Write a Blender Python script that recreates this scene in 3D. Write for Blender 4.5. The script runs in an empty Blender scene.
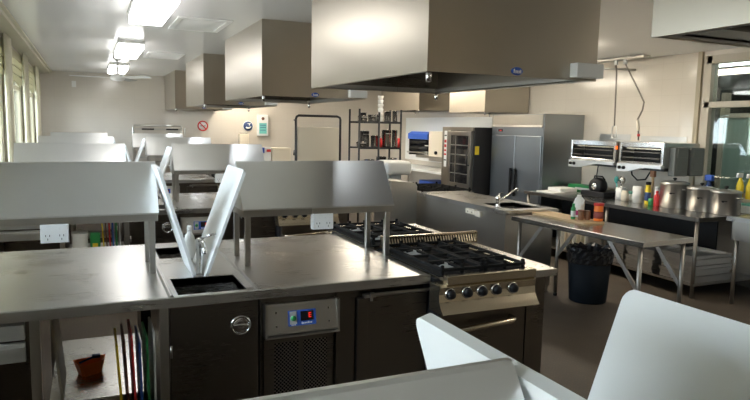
import bpy, bmesh, math, random
from mathutils import Vector, Matrix
random.seed(7)
PI = math.pi
SC = bpy.context.scene
COL = SC.collection

# ------------------------------------------------------------------ materials
def new_mat(name):
    m = bpy.data.materials.new(name); m.use_nodes = True
    nt = m.node_tree; b = nt.nodes['Principled BSDF']
    return m, nt, b
def plain(name, col, rough=.5, metal=0., emit=None, es=0., spec=None, coat=0.):
    m, nt, b = new_mat(name)
    b.inputs['Base Color'].default_value = (*col, 1)
    b.inputs['Roughness'].default_value = rough
    b.inputs['Metallic'].default_value = metal
    if spec is not None: b.inputs['Specular IOR Level'].default_value = spec
    if coat: b.inputs['Coat Weight'].default_value = coat
    if emit: b.inputs['Emission Color'].default_value = (*emit, 1); b.inputs['Emission Strength'].default_value = es
    if not metal and not emit:           # faint surface variation so nothing is a flat swatch
        tc = nt.nodes.new('ShaderNodeTexCoord'); n = nt.nodes.new('ShaderNodeTexNoise')
        n.inputs['Scale'].default_value = 9; n.inputs['Detail'].default_value = 3
        nt.links.new(tc.outputs['Object'], n.inputs['Vector'])
        mr = nt.nodes.new('ShaderNodeMapRange'); mr.inputs['To Min'].default_value = max(0, rough-.05); mr.inputs['To Max'].default_value = min(1, rough+.08)
        nt.links.new(n.outputs['Fac'], mr.inputs['Value']); nt.links.new(mr.outputs['Result'], b.inputs['Roughness'])
    return m
def steel(name, col=(.62,.60,.57), rough=.3, stretch=(1.5,60,60), bump=.02, var=.1, smudge=.08):
    """brushed stainless: fine stretched noise in roughness and bump, broad smudges"""
    m, nt, b = new_mat(name)
    b.inputs['Metallic'].default_value = 1
    tc = nt.nodes.new('ShaderNodeTexCoord'); mp = nt.nodes.new('ShaderNodeMapping'); mp.inputs['Scale'].default_value = stretch
    nt.links.new(tc.outputs['Object'], mp.inputs['Vector'])
    n = nt.nodes.new('ShaderNodeTexNoise'); n.inputs['Scale'].default_value = 6; n.inputs['Detail'].default_value = 4
    nt.links.new(mp.outputs['Vector'], n.inputs['Vector'])
    n2 = nt.nodes.new('ShaderNodeTexNoise'); n2.inputs['Scale'].default_value = 2.3; n2.inputs['Detail'].default_value = 5
    nt.links.new(tc.outputs['Object'], n2.inputs['Vector'])
    mr = nt.nodes.new('ShaderNodeMapRange'); mr.inputs['To Min'].default_value = rough-var*.5; mr.inputs['To Max'].default_value = rough+var*.5
    nt.links.new(n.outputs['Fac'], mr.inputs['Value'])
    mr2 = nt.nodes.new('ShaderNodeMapRange'); mr2.inputs['To Min'].default_value = -smudge; mr2.inputs['To Max'].default_value = smudge
    nt.links.new(n2.outputs['Fac'], mr2.inputs['Value'])
    ad = nt.nodes.new('ShaderNodeMath'); ad.operation = 'ADD'
    nt.links.new(mr.outputs['Result'], ad.inputs[0]); nt.links.new(mr2.outputs['Result'], ad.inputs[1])
    nt.links.new(ad.outputs[0], b.inputs['Roughness'])
    rp = nt.nodes.new('ShaderNodeMapRange'); rp.inputs['To Min'].default_value = .92; rp.inputs['To Max'].default_value = 1.06
    nt.links.new(n2.outputs['Fac'], rp.inputs['Value'])
    vm = nt.nodes.new('ShaderNodeVectorMath'); vm.operation = 'SCALE'; vm.inputs[0].default_value = col
    nt.links.new(rp.outputs['Result'], vm.inputs['Scale']); nt.links.new(vm.outputs['Vector'], b.inputs['Base Color'])
    bp = nt.nodes.new('ShaderNodeBump'); bp.inputs['Strength'].default_value = bump; bp.inputs['Distance'].default_value = .01
    nt.links.new(n.outputs['Fac'], bp.inputs['Height']); nt.links.new(bp.outputs['Normal'], b.inputs['Normal'])
    return m
def tile_mat(name, col, mortar, w, h, rough, axis='yz', off=0., ms=.004, bump=.15):
    m, nt, b = new_mat(name)
    tc = nt.nodes.new('ShaderNodeTexCoord'); sp = nt.nodes.new('ShaderNodeSeparateXYZ'); cb = nt.nodes.new('ShaderNodeCombineXYZ')
    nt.links.new(tc.outputs['Object'], sp.inputs[0])
    nt.links.new(sp.outputs['XYZ'.index(axis[0].upper())], cb.inputs[0]); nt.links.new(sp.outputs['XYZ'.index(axis[1].upper())], cb.inputs[1])
    br = nt.nodes.new('ShaderNodeTexBrick'); br.offset = off
    br.inputs['Scale'].default_value = 1; br.inputs['Brick Width'].default_value = w; br.inputs['Row Height'].default_value = h
    br.inputs['Mortar Size'].default_value = ms; br.inputs['Mortar Smooth'].default_value = .3
    c2 = tuple(min(1, c*1.03) for c in col)
    br.inputs['Color1'].default_value = (*col,1); br.inputs['Color2'].default_value = (*c2,1); br.inputs['Mortar'].default_value = (*mortar,1)
    nt.links.new(cb.outputs[0], br.inputs['Vector']); nt.links.new(br.outputs['Color'], b.inputs['Base Color'])
    b.inputs['Roughness'].default_value = rough
    inv = nt.nodes.new('ShaderNodeMath'); inv.operation = 'SUBTRACT'; inv.inputs[0].default_value = 1
    nt.links.new(br.outputs['Fac'], inv.inputs[1])
    bp = nt.nodes.new('ShaderNodeBump'); bp.inputs['Strength'].default_value = bump; bp.inputs['Distance'].default_value = .004
    nt.links.new(inv.outputs[0], bp.inputs['Height']); nt.links.new(bp.outputs['Normal'], b.inputs['Normal'])
    return m
def gloss_paint(name, col, rough):
    m, nt, b = new_mat(name)
    b.inputs['Base Color'].default_value = (*col, 1); b.inputs['Specular IOR Level'].default_value = .6
    tc = nt.nodes.new('ShaderNodeTexCoord'); n = nt.nodes.new('ShaderNodeTexNoise'); n.inputs['Scale'].default_value = .8; n.inputs['Detail'].default_value = 1
    nt.links.new(tc.outputs['Object'], n.inputs['Vector'])
    mr = nt.nodes.new('ShaderNodeMapRange'); mr.inputs['To Min'].default_value = rough-.04; mr.inputs['To Max'].default_value = rough+.04
    nt.links.new(n.outputs['Fac'], mr.inputs['Value']); nt.links.new(mr.outputs['Result'], b.inputs['Roughness'])
    return m
def floor_mat():
    m, nt, b = new_mat('speckled_vinyl')
    tc = nt.nodes.new('ShaderNodeTexCoord')
    v = nt.nodes.new('ShaderNodeTexVoronoi'); v.inputs['Scale'].default_value = 34; v.inputs['Randomness'].default_value = .25
    nt.links.new(tc.outputs['Object'], v.inputs['Vector'])
    n = nt.nodes.new('ShaderNodeTexNoise'); n.inputs['Scale'].default_value = 1.6; n.inputs['Detail'].default_value = 6
    nt.links.new(tc.outputs['Object'], n.inputs['Vector'])
    r = nt.nodes.new('ShaderNodeValToRGB'); r.color_ramp.elements[0].color = (.070,.054,.039,1); r.color_ramp.elements[1].color = (.105,.082,.060,1)
    r.color_ramp.elements[0].position = .3; r.color_ramp.elements[1].position = .7
    nt.links.new(n.outputs['Fac'], r.inputs['Fac'])
    r2 = nt.nodes.new('ShaderNodeValToRGB'); r2.color_ramp.elements[0].color = (1.25,1.2,1.12,1); r2.color_ramp.elements[1].color = (.95,.95,.95,1)
    r2.color_ramp.elements[0].position = .16; r2.color_ramp.elements[1].position = .24
    nt.links.new(v.outputs['Distance'], r2.inputs['Fac'])
    mx = nt.nodes.new('ShaderNodeMix'); mx.data_type = 'RGBA'; mx.blend_type = 'MULTIPLY'; mx.inputs['Factor'].default_value = 1
    nt.links.new(r.outputs['Color'], mx.inputs['A']); nt.links.new(r2.outputs['Color'], mx.inputs['B'])
    nt.links.new(mx.outputs['Result'], b.inputs['Base Color'])
    b.inputs['Roughness'].default_value = .62
    bp = nt.nodes.new('ShaderNodeBump'); bp.inputs['Strength'].default_value = .12; bp.inputs['Distance'].default_value = .003; bp.invert = True
    nt.links.new(v.outputs['Distance'], bp.inputs['Height']); nt.links.new(bp.outputs['Normal'], b.inputs['Normal'])
    return m
def perforated():
    """steel sheet punched with a staggered grid of round holes"""
    m = steel('perforated_steel', (.30,.27,.23), .38); nt = m.node_tree; b = nt.nodes['Principled BSDF']
    tc = nt.nodes.new('ShaderNodeTexCoord'); sp = nt.nodes.new('ShaderNodeSeparateXYZ'); nt.links.new(tc.outputs['Object'], sp.inputs[0])
    def mth(op, a, c=None, d=None):
        n = nt.nodes.new('ShaderNodeMath'); n.operation = op
        for i, q in enumerate((a, c, d)):
            if q is None: continue
            if isinstance(q, (int, float)): n.inputs[i].default_value = q
            else: nt.links.new(q, n.inputs[i])
        return n.outputs[0]
    P = .0135
    def grid(ox, oz):
        fx = mth('SUBTRACT', mth('FRACT', mth('ADD', mth('DIVIDE', sp.outputs[0], P*1.5), ox)), .5)
        fz = mth('SUBTRACT', mth('FRACT', mth('ADD', mth('DIVIDE', sp.outputs[2], P*1.5), oz)), .5)
        return mth('ADD', mth('MULTIPLY', fx, fx), mth('MULTIPLY', fz, fz))
    d = mth('MINIMUM', grid(0, 0), grid(.5, .5))
    hole = mth('LESS_THAN', d, .085)
    dk = nt.nodes.new('ShaderNodeBsdfDiffuse'); dk.inputs['Color'].default_value = (.006,.006,.006,1)
    mx = nt.nodes.new('ShaderNodeMixShader'); nt.links.new(hole, mx.inputs[0]); nt.links.new(b.outputs[0], mx.inputs[1]); nt.links.new(dk.outputs[0], mx.inputs[2])
    nt.links.new(mx.outputs[0], nt.nodes['Material Output'].inputs['Surface'])
    return m
def glass_mat(name, tint, refl=.08, rough=.02):
    m, nt, b = new_mat(name)
    tr = nt.nodes.new('ShaderNodeBsdfTransparent'); tr.inputs['Color'].default_value = (*tint,1)
    gl = nt.nodes.new('ShaderNodeBsdfGlossy'); gl.inputs['Roughness'].default_value = rough
    fr = nt.nodes.new('ShaderNodeFresnel'); fr.inputs['IOR'].default_value = 1.5
    mx = nt.nodes.new('ShaderNodeMixShader'); nt.links.new(fr.outputs[0], mx.inputs[0])
    nt.links.new(tr.outputs[0], mx.inputs[1]); nt.links.new(gl.outputs[0], mx.inputs[2])
    nt.links.new(mx.outputs[0], nt.nodes['Material Output'].inputs['Surface'])
    return m
def cloth_mat(name, col):
    m, nt, b = new_mat(name)
    d = nt.nodes.new('ShaderNodeBsdfDiffuse'); d.inputs['Color'].default_value = (*col,1)
    t = nt.nodes.new('ShaderNodeBsdfTranslucent'); t.inputs['Color'].default_value = (*col,1)
    n = nt.nodes.new('ShaderNodeTexNoise'); n.inputs['Scale'].default_value = 60
    tc = nt.nodes.new('ShaderNodeTexCoord'); nt.links.new(tc.outputs['Object'], n.inputs['Vector'])
    bp = nt.nodes.new('ShaderNodeBump'); bp.inputs['Strength'].default_value = .1; nt.links.new(n.outputs['Fac'], bp.inputs['Height'])
    nt.links.new(bp.outputs['Normal'], d.inputs['Normal'])
    mx = nt.nodes.new('ShaderNodeMixShader'); mx.inputs[0].default_value = .35
    nt.links.new(d.outputs[0], mx.inputs[1]); nt.links.new(t.outputs[0], mx.inputs[2])
    nt.links.new(mx.outputs[0], nt.nodes['Material Output'].inputs['Surface'])
    return m

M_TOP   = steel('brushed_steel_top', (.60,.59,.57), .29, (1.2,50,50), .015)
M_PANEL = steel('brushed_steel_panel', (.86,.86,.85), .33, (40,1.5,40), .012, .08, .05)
M_HOOD  = steel('brushed_steel_hood', (.47,.43,.365), .33, (50,50,1.2), .012, .06, .05)
M_CAB   = steel('shade_toned_steel', (.19,.168,.142), .30, (1.5,50,50), .012)  # stainless in shade: the darkness of the fronts is put into the colour
M_STEEL = steel('satin_steel', (.56,.54,.50), .32, (30,30,2), .01)
M_SINK  = steel('sink_steel', (.54,.52,.49), .28, (3,30,30), .01)
M_RANGE = steel('range_steel', (.68,.60,.46), .25, (2,90,90), .004, .04, .04)
M_FRIDGE= steel('fridge_steel', (.30,.32,.335), .32, (50,50,1.5), .012)
M_OVENST= steel('oven_steel', (.34,.31,.27), .32, (50,50,2), .01)
M_BTOP  = steel('dark_steel_top', (.40,.38,.35), .22, (50,1.2,50), .01)  # darker steel tone for the prep table and wall bench tops
M_LEG   = steel('dull_steel_leg', (.33,.31,.28), .42, (30,30,2), .01)
M_POTS  = steel('polished_steel', (.80,.78,.74), .2, (8,8,30), .005)
M_POT   = steel('spun_aluminium', (.72,.71,.69), .36, (8,8,60), .02)
M_CHROME= plain('chrome', (.78,.78,.78), .12, 1)
M_PERF  = perforated()
M_IRON  = plain('black_cast_iron', (.008,.008,.008), .8, spec=.15)
M_BLACK = plain('black_plastic', (.008,.008,.009), .4, spec=.3)
M_BLKMET= plain('black_painted_metal', (.02,.02,.022), .4)
M_DARK  = plain('dark_recess', (.018,.017,.016), .7)
M_WHITE = plain('white_plastic', (.80,.80,.78), .4)
M_BOARD = plain('white_polyethylene', (.80,.81,.79), .4)
M_CREAM = plain('cream_laminate', (.78,.70,.56), .5)
M_GREYPL= plain('grey_plastic', (.42,.42,.40), .5)
M_SIDEBX= plain('grey_green_enamel', (.16,.165,.15), .4)
M_DRAWER= plain('grey_enamel', (.5,.51,.5), .4)
M_TRAYPL= plain('pale_tray', (.66,.62,.54), .5)
M_ORANGE= plain('orange_plastic', (.92,.22,.03), .4)
M_RED   = plain('red_plastic', (.62,.03,.03), .4)
M_GREEN = plain('green_plastic', (.03,.28,.08), .4)
M_BLUE  = plain('blue_plastic', (.03,.10,.45), .4)
M_NAVY  = plain('navy_print', (.02,.05,.16), .5)
M_YELL  = plain('yellow_plastic', (.80,.60,.03), .4)
M_BROWN = plain('brown_plastic', (.16,.07,.04), .45)
M_TEAL  = plain('teal_print', (.16,.50,.48), .5)
M_WOOD  = plain('pale_wood', (.55,.38,.20), .55)
M_LED   = plain('red_led', (.2,0,0), .5, emit=(1,.03,.02), es=.5)
M_GLOW  = plain('orange_glow', (.3,.05,0), .5, emit=(1,.15,.02), es=1.0)
M_LAMP  = plain('lamp_diffuser', (.9,.9,.9), .4, emit=(1,.98,.96), es=5.5)
M_FILLW = plain('added_warm_lamp', (.9,.88,.82), .4, emit=(1,.90,.74), es=14)
M_HLAMP = plain('hood_lamp', (.9,.9,.9), .4, emit=(.9,.96,1), es=9)
M_MILK  = plain('translucent_white', (.80,.80,.75), .35)
M_JAR   = plain('spice_brown', (.25,.12,.06), .3)
M_BAG   = plain('black_bin_bag', (.012,.012,.013), .22)
M_NAVYBIN = plain('dark_navy_plastic', (.006,.010,.015), .6, spec=.15)
M_PAPER = plain('white_paper', (.82,.81,.77), .7)
M_CURT  = cloth_mat('cream_curtain', (.80,.77,.64))
M_BLIND = cloth_mat('cream_blind', (.56,.53,.38))
M_FRAMEW= plain('cream_window_frame', (.62,.58,.45), .5)
M_FRAMER= plain('beige_window_frame', (.56,.50,.40), .45)
M_GLASS = glass_mat('clear_glass', (.95,.97,.98))
M_GLASSD= glass_mat('office_glass', (.80,.86,.84))
M_OVENGL= plain('dark_oven_glass', (.012,.012,.013), .08)
M_TILEW = tile_mat('wall_tile_beige', (.66,.60,.51), (.60,.54,.45), .30, .20, .15, 'yz', 0, .002, .05)
M_TILEB = tile_mat('wall_tile_back', (.64,.59,.52), (.60,.55,.48), .30, .20, .15, 'xz', 0, .002, .04)
M_CEIL  = gloss_paint('gloss_ceiling_paint', (.80,.80,.79), .22)
M_WALLP = plain('wall_paint', (.62,.57,.50), .5)
M_REFLD = plain('dark_reflection_paint', (.10,.075,.05), .5)
M_REFLC = plain('cream_reflection_paint', (.80,.72,.58), .5)
M_SPLASH= plain('white_splash_board', (.86,.86,.83), .35)
M_FLOOR = floor_mat()
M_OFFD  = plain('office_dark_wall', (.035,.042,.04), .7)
M_OFFG  = plain('office_green_panel', (.30,.42,.37), .5)

# ------------------------------------------------------------------ mesh builder
class MB:
    def __init__(s): s.bm = bmesh.new()
    def _xf(s, vs, mat):
        if mat is not None:
            for v in vs: v.co = mat @ v.co
    def box(s, x0, x1, y0, y1, z0, z1, b=0, mat=None, seg=2):
        bm = s.bm
        P = [Vector((x, y, z)) for z in (z0, z1) for y in (y0, y1) for x in (x0, x1)]
        vs = [bm.verts.new(p) for p in P]
        fs = [bm.faces.new([vs[i] for i in f]) for f in ((0,2,3,1),(4,5,7,6),(0,1,5,4),(2,6,7,3),(0,4,6,2),(1,3,7,5))]
        if b:
            es = list({e for f in fs for e in f.edges})
            r = bmesh.ops.bevel(bm, geom=es, offset=b, segments=seg, profile=.5, affect='EDGES')
            if mat is not None:
                vv = {v for f in r['faces'] for v in f.verts} | {v for v in vs if v.is_valid}
                s._xf(vv, mat)
        else: s._xf(vs, mat)
        return s
    def prism(s, poly, vec, mat=None):
        bm = s.bm; vec = Vector(vec)
        a = [bm.verts.new(Vector(p)) for p in poly]; c = [bm.verts.new(Vector(p)+vec) for p in poly]
        n = len(a)
        bm.faces.new(a); bm.faces.new(c[::-1])
        for i in range(n): bm.faces.new((a[i], c[i], c[(i+1)%n], a[(i+1)%n]))
        s._xf(a+c, mat)
        return s
    def tube(s, pts, r, n=8, cap=True, mat=None):
        bm = s.bm; pts = [Vector(p) for p in pts]; rings = []
        rr = r if isinstance(r, (list, tuple)) else [r]*len(pts)
        up = None
        for i, p in enumerate(pts):
            d = (pts[min(i+1, len(pts)-1)] - pts[max(i-1, 0)]).normalized()
            if up is None: up = d.orthogonal().normalized()
            a = (up - d*up.dot(d))
            a = a.normalized() if a.length > 1e-6 else d.orthogonal().normalized()
            up = a; c = d.cross(a)
            rings.append([bm.verts.new(p + (a*math.cos(2*PI*k/n) + c*math.sin(2*PI*k/n))*rr[i]) for k in range(n)])
        for i in range(len(rings)-1):
            for k in range(n):
                f = bm.faces.new((rings[i][k], rings[i][(k+1)%n], rings[i+1][(k+1)%n], rings[i+1][k])); f.smooth = True
        if cap: bm.faces.new(rings[0][::-1]); bm.faces.new(rings[-1])
        if mat is not None: s._xf([v for R in rings for v in R], mat)
        return s
    def cyl(s, p0, p1, r, n=16): return s.tube([p0, p1], r, n)
    def lathe(s, c, prof, n=24, axis='z', mat=None, ring=False):
        """prof: (radius, height) pairs along the axis from c"""
        bm = s.bm; c = Vector(c); rings = []
        for (r, h) in prof:
            R = []
            for k in range(n):
                a = 2*PI*k/n; u, w = r*math.cos(a), r*math.sin(a)
                q = {'z': (u, w, h), 'y': (u, h, w), 'x': (h, u, w)}[axis]
                R.append(bm.verts.new(c+Vector(q)))
            rings.append(R)
        for i in range(len(rings)-1):
            for k in range(n):
                f = bm.faces.new((rings[i][k], rings[i][(k+1)%n], rings[i+1][(k+1)%n], rings[i+1][k])); f.smooth = True
        if ring:
            for k in range(n): bm.faces.new((rings[-1][k], rings[-1][(k+1)%n], rings[0][(k+1)%n], rings[0][k]))
        elif prof[0][0] > 1e-5: bm.faces.new(rings[0][::-1])
        if not ring and prof[-1][0] > 1e-5: bm.faces.new(rings[-1])
        if mat is not None: s._xf([v for R in rings for v in R], mat)
        return s
    def obj(s, name, mat, org):
        bm = s.bm
        bmesh.ops.remove_doubles(bm, verts=bm.verts, dist=1e-6)
        bmesh.ops.recalc_face_normals(bm, faces=bm.faces)
        o = Vector(org)
        for v in bm.verts: v.co -= o
        me = bpy.data.meshes.new(name); bm.to_mesh(me); bm.free()
        me.materials.append(mat)
        ob = bpy.data.objects.new(name, me); COL.objects.link(ob)
        return ob

ORG = {}
def tag(o, label, cat, group=None):
    o['label'] = label; o['category'] = cat
    if group: o['group'] = group
def thing(name, label, cat, loc, group=None):
    o = bpy.data.objects.new(name, None); COL.objects.link(o); o.location = loc; o.empty_display_size = .1
    tag(o, label, cat, group); ORG[o.name] = Vector(loc)
    return o
def part(parent, name, mb, mat, label=None):
    o = mb.obj(name, mat, ORG[parent.name]); o.parent = parent; ORG[o.name] = ORG[parent.name]
    if label: o['label'] = label
    return o
def solo(name, mb, mat, label, cat, loc, group=None):
    o = mb.obj(name, mat, loc); o.location = loc; tag(o, label, cat, group); ORG[o.name] = Vector(loc)
    return o
def struct(name, mb, mat, parent=None):
    o = mb.obj(name, mat, (0,0,0)); o['kind'] = 'structure'; ORG[o.name] = Vector((0,0,0))
    if parent is not None: o.parent = parent
    return o
def dup(root, d, label, group=None):
    r = root.copy(); COL.objects.link(r); r.location = Vector(root.location) + Vector(d); r['label'] = label
    if group: r['group'] = group
    for ch in root.children:
        c = ch.copy(); COL.objects.link(c); c.parent = r
        for g in ch.children:
            e = g.copy(); COL.objects.link(e); e.parent = c
    return r
def rrect(w, h, r, n=5):
    """rounded rectangle outline in 2D, corner at the origin"""
    out = []
    for cx, cy, a0 in ((w-r, r, -PI/2), (w-r, h-r, 0), (r, h-r, PI/2), (r, r, PI)):
        for k in range(n+1):
            a = a0 + PI/2*k/n; out.append((cx+r*math.cos(a), cy+r*math.sin(a)))
    return out

# ------------------------------------------------------------------ room
XL, XR, YF, YB, ZC = -.85, 6.77, -3.2, 14.25, 2.70
struct('floor', MB().box(XL-.3, 9.6, YF-.2, YB+.2, -.1, 0), M_FLOOR)
struct('ceiling', MB().box(XL-.3, 9.6, YF-.2, YB+.2, ZC, ZC+.1), M_CEIL)
struct('wall_back', MB().box(XL-.3, XR+.12, YB, YB+.15, 0, ZC), M_TILEB)
struct('wall_front', MB().box(XL-.3, 9.6, YF-.15, YF, 0, ZC), M_WALLP)
struct('dark_reflection_panel', MB().box(1.9, 2.85, YF, YF+.04, 0, 2.55, .004).box(2.9, 3.85, YF, YF+.04, 0, 2.55, .004), M_REFLD)  # unseen dark panels added so the hood fronts mirror a dark area
struct('cream_reflection_panel', MB().box(3.9, 4.95, YF, YF+.04, 0, 2.55, .004).box(5.0, 6.05, YF, YF+.04, 0, 2.55, .004), M_REFLC)  # unseen cream panels added as the bright area the hood fronts mirror
# left wall with window openings
bays = [(-2.75+2.22*k, -2.75+2.22*k+1.90) for k in range(7)] + [(12.75, 13.95)]
ZS, ZH = 1.2, 2.56
w = MB()
w.box(XL-.15, XL, YF, YB, 0, ZS); w.box(XL-.15, XL, YF, YB, ZH, ZC)
ys = [YF] + [q for b in bays for q in b] + [YB]
for i in range(0, len(ys), 2): w.box(XL-.15, XL, ys[i], ys[i+1], ZS, ZH)
struct('wall_left', w, M_WALLP)
for i, (a, b) in enumerate(bays):
    f = MB(); t = .045; x0, x1 = XL-.075, XL-.015
    for y0, y1, z0, z1 in ((a, a+t, ZS, ZH), (b-t, b, ZS, ZH), (a, b, ZS, ZS+t), (a, b, ZH-t, ZH), ((a+b)/2-.03, (a+b)/2+.03, ZS, ZH), (a, b, 2.12, 2.17)):
        f.box(x0, x1, y0, y1, z0, z1)
    wf = struct('window_%d' % (i+1), f, M_FRAMEW)
    g = MB().box(XL-.048, XL-.042, a+t, b-t, ZS+t, ZH-t); go = struct('window_glass', g, M_GLASS, wf)
    s_ = MB().box(XL-.02, XL+.02, a-.05, b+.05, ZS-.03, ZS, .005); struct('window_sill', s_, M_FRAMEW, wf)
# cornice pelmet running above the windows, flush with the curtains
p = MB().box(XL, -.66, YF, YB, 2.645, ZC); p.box(-.66, -.625, YF, YB, 2.68, ZC)
struct('trim_1', p, M_FRAMEW)
# right wall with the glazed opening
WY0, WY1, WZ0, WZ1 = 2.3, 5.34, 1.0, 2.60
w = MB(); w.box(XR, XR+.12, WY1, YB, 0, ZC); w.box(XR, XR+.12, YF, WY0, 0, ZC)
w.box(XR, XR+.12, WY0, WY1, 0, WZ0); w.box(XR, XR+.12, WY0, WY1, WZ1, ZC)
struct('wall_right', w, M_TILEW)
f = MB(); t = .055
for y0, y1, z0, z1 in ((WY1-.07, WY1+.03, WZ0-.03, WZ1+.04), (WY0-.03, WY0+.05, WZ0-.03, WZ1+.04), (WY0, WY1, WZ1-t, WZ1+.04), (WY0, WY1, WZ0-.03, WZ0+t), (WY0, WY1, 2.03, 2.10), (3.5, 3.57, WZ0, WZ1)):
    f.box(XR-.035, XR+.09, y0, y1, z0, z1, .004)
wr = struct('window_9', f, M_FRAMER)
struct('window_sill', MB().box(XR-.10, XR+.0, WY0-.03, WY1+.03, .972, 1.0, .004), M_FRAMER, wr)
struct('window_glass', MB().box(XR+.02, XR+.028, WY0+.05, WY1-.07, WZ0+t, WZ1-t), M_GLASSD, wr)
# dark office behind the glass
o = MB(); o.box(9.4, 9.5, YF, 8.2, 0, ZC); o.box(XR+.12, 9.5, 8.1, 8.2, 0, ZC)
struct('wall_office', o, M_OFFD)
struct('wall_office_panel', MB().box(8.2, 8.25, 2.0, 6.13, 0, 1.95), M_OFFG)
fluo_y = 3.0
struct('trim_2', MB().box(8.17, 8.28, 2.0, 6.2, 1.95, 2.01).box(8.17, 8.28, 6.13, 6.2, 0, 2.3), M_FRAMER)
struct('trim_3', MB().box(XR-.03, XR, WY1+.07, WY1+.13, .9, ZC), plain('wall_conduit', (.42,.36,.25), .5))
struct('baseboard_right', MB().box(XR-.012, XR, YF, YB, 0, .1), plain('grey_baseboard', (.12,.11,.10), .5))
struct('trim_4', MB().box(XR-.012, XR, 9.75, 13.2, 1.0, 1.95), M_SPLASH)

# ------------------------------------------------------------------ one island bench (front row of the photo), everything in world metres
YC = 3.745
def mir(y): return 2*YC-y
t = thing('sink_bench', 'stainless island worktop in the front row, small sink cut between its two raised edges', 'bench', (.45, YC, 0), 'island worktops')
W = MB(); z0, z1 = .855, .90
SX0, SX1, SA0, SA1, SB0, SB1 = .37, .70, 3.07, 3.41, 3.95, 4.30
xw0, xw1, yw0, yw1 = -.75, 1.726, 3.02, 4.47
for a in ((xw0, SX0, yw0, yw1), (SX1, xw1, yw0, yw1), (SX0, SX1, yw0, SA0), (SX0, SX1, SA1, SB0), (SX0, SX1, SB1, yw1)):
    W.box(*a, z0, z1)
part(t, 'worktop', W, M_TOP)
r = MB()
for x in (.335, .755):
    r.prism([(x-.014, 3.03, .9), (x-.006, 3.03, .912), (x+.006, 3.03, .912), (x+.014, 3.03, .9)], (0, 1.43, 0))
r.prism([(xw0, 3.02, .9), (xw0, 3.026, .905), (xw0, 3.034, .9)], (xw1-xw0, 0, 0))
part(t, 'raised_edge', r, M_TOP)
for (b0, b1) in ((SA0, SA1), (SB0, SB1)):
    s = MB(); q = .004; zb = .64
    s.box(SX0-q, SX0, b0-q, b1+q, zb, .896); s.box(SX1, SX1+q, b0-q, b1+q, zb, .896)
    s.box(SX0, SX1, b0-q, b0, zb, .896); s.box(SX0, SX1, b1, b1+q, zb, .896); s.box(SX0-q, SX1+q, b0-q, b1+q, zb-q, zb)
    s.lathe(((SX0+SX1)/2, (b0+b1)/2, zb), [(.035, 0), (.035, .003), (.02, .004), (.001, .001)])
    part(t, 'sink_bowl', s, M_SINK)
tp = MB(); tx, ty = .537, 3.475
tp.lathe((tx, ty, .9), [(.028, 0), (.028, .012), (.02, .018), (.02, .15), (.024, .155), (.024, .19), (.016, .2), (0.001, .2)], 16)
tp.tube([(tx, ty, 1.04), (tx, ty-.04, 1.085), (tx, ty-.10, 1.09), (tx, ty-.15, 1.065), (tx, ty-.155, 1.04)], .0115, 10)
tap = part(t, 'mixer_tap', tp, M_CHROME, 'chrome mixer tap')
lv = MB(); lv.tube([(tx, ty, 1.095), (tx+.03, ty-.03, 1.115), (tx+.075, ty-.07, 1.13)], [.009, .008, .006], 8)
part(tap, 'lever', lv, M_CHROME)
for x in (-.24, .30):
    for y in (3.06, 4.43):
        part(t, 'leg', MB().box(x-.02, x+.02, y-.02, y+.02, 0, .855, .003), M_STEEL)
part(t, 'undershelf', MB().box(-.22, .28, 3.42, 4.43, .272, .30).box(-.22, .28, 3.42, 3.432, .25, .272), M_SINK)
part(t, 'foot_shelf', MB().box(-.22, .28, 3.05, 3.42, .10, .125), M_STEEL)
benches = [t]

# drawer unit at the left end
t = thing('drawer_unit', 'grey two-drawer unit under the left end of the front bench', 'drawer unit', (-.53, 3.4, 0), 'drawer units')
c = MB(); c.box(-.79, -.265, 3.09, 3.7, .02, .06); c.box(-.79, -.77, 3.09, 3.7, .06, .85); c.box(-.285, -.265, 3.09, 3.7, .06, .85); c.box(-.77, -.285, 3.68, 3.7, .06, .85); c.box(-.77, -.285, 3.1, 3.68, .65, .66)
part(t, 'body', c, M_CAB)
for z in (.76, .66):
    d = MB(); d.box(-.775, -.28, 3.065, 3.09, z, z+.088, .004); dd = part(t, 'drawer', d, M_DRAWER)
    h = MB(); h.prism([(-.775, 3.066, z+.083), (-.775, 3.04, z+.075), (-.775, 3.04, z+.055), (-.775, 3.046, z+.055), (-.775, 3.046, z+.07), (-.775, 3.066, z+.074)], (.495, 0, 0)); part(dd, 'handle', h, M_DRAWER)
drawers = [t]

# sink cabinet
t = thing('sink_cabinet', 'shaded steel cabinet with a round recessed handle under the front sink', 'cabinet', (.54, 3.4, 0), 'cabinets under the sinks')
c = MB(); c.box(.325, .345, 3.09, 4.38, .08, .85); c.box(.735, .755, 3.09, 4.38, .08, .85); c.box(.345, .735, 3.09, 4.38, .08, .10); c.box(.345, .735, 4.36, 4.38, .10, .85); c.box(.345, .735, 3.09, 3.11, .10, .50)
for x in (.36, .72):
    for y in (3.12, 4.34): c.box(x-.02, x+.02, y-.02, y+.02, 0, .08)
part(t, 'body', c, M_CAB)
d = part(t, 'door', MB().box(.327, .753, 3.05, 3.088, .085, .845, .004), M_CAB)
h = MB(); h.lathe((.665, 3.05, .724), [(.052, 0), (.052, -.005), (.045, -.009), (.041, -.006), (.040, .0)], 28, 'y', ring=True); part(d, 'handle_ring', h, M_CHROME, 'bright round handle rim')
h = MB(); h.lathe((.665, 3.05, .724), [(.040, -.002), (.036, -.004), (.012, -.001), (.001, -.001)], 28, 'y'); h.box(.627, .703, 3.040, 3.046, .719, .729, .001); part(d, 'handle_cup', h, M_CHROME)
h = MB(); h.cyl((.331, 3.046, .60), (.331, 3.046, .66), .006); h.cyl((.331, 3.046, .2), (.331, 3.046, .26), .006); part(d, 'hinge', h, M_STEEL)
cabinets = [t]

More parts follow.
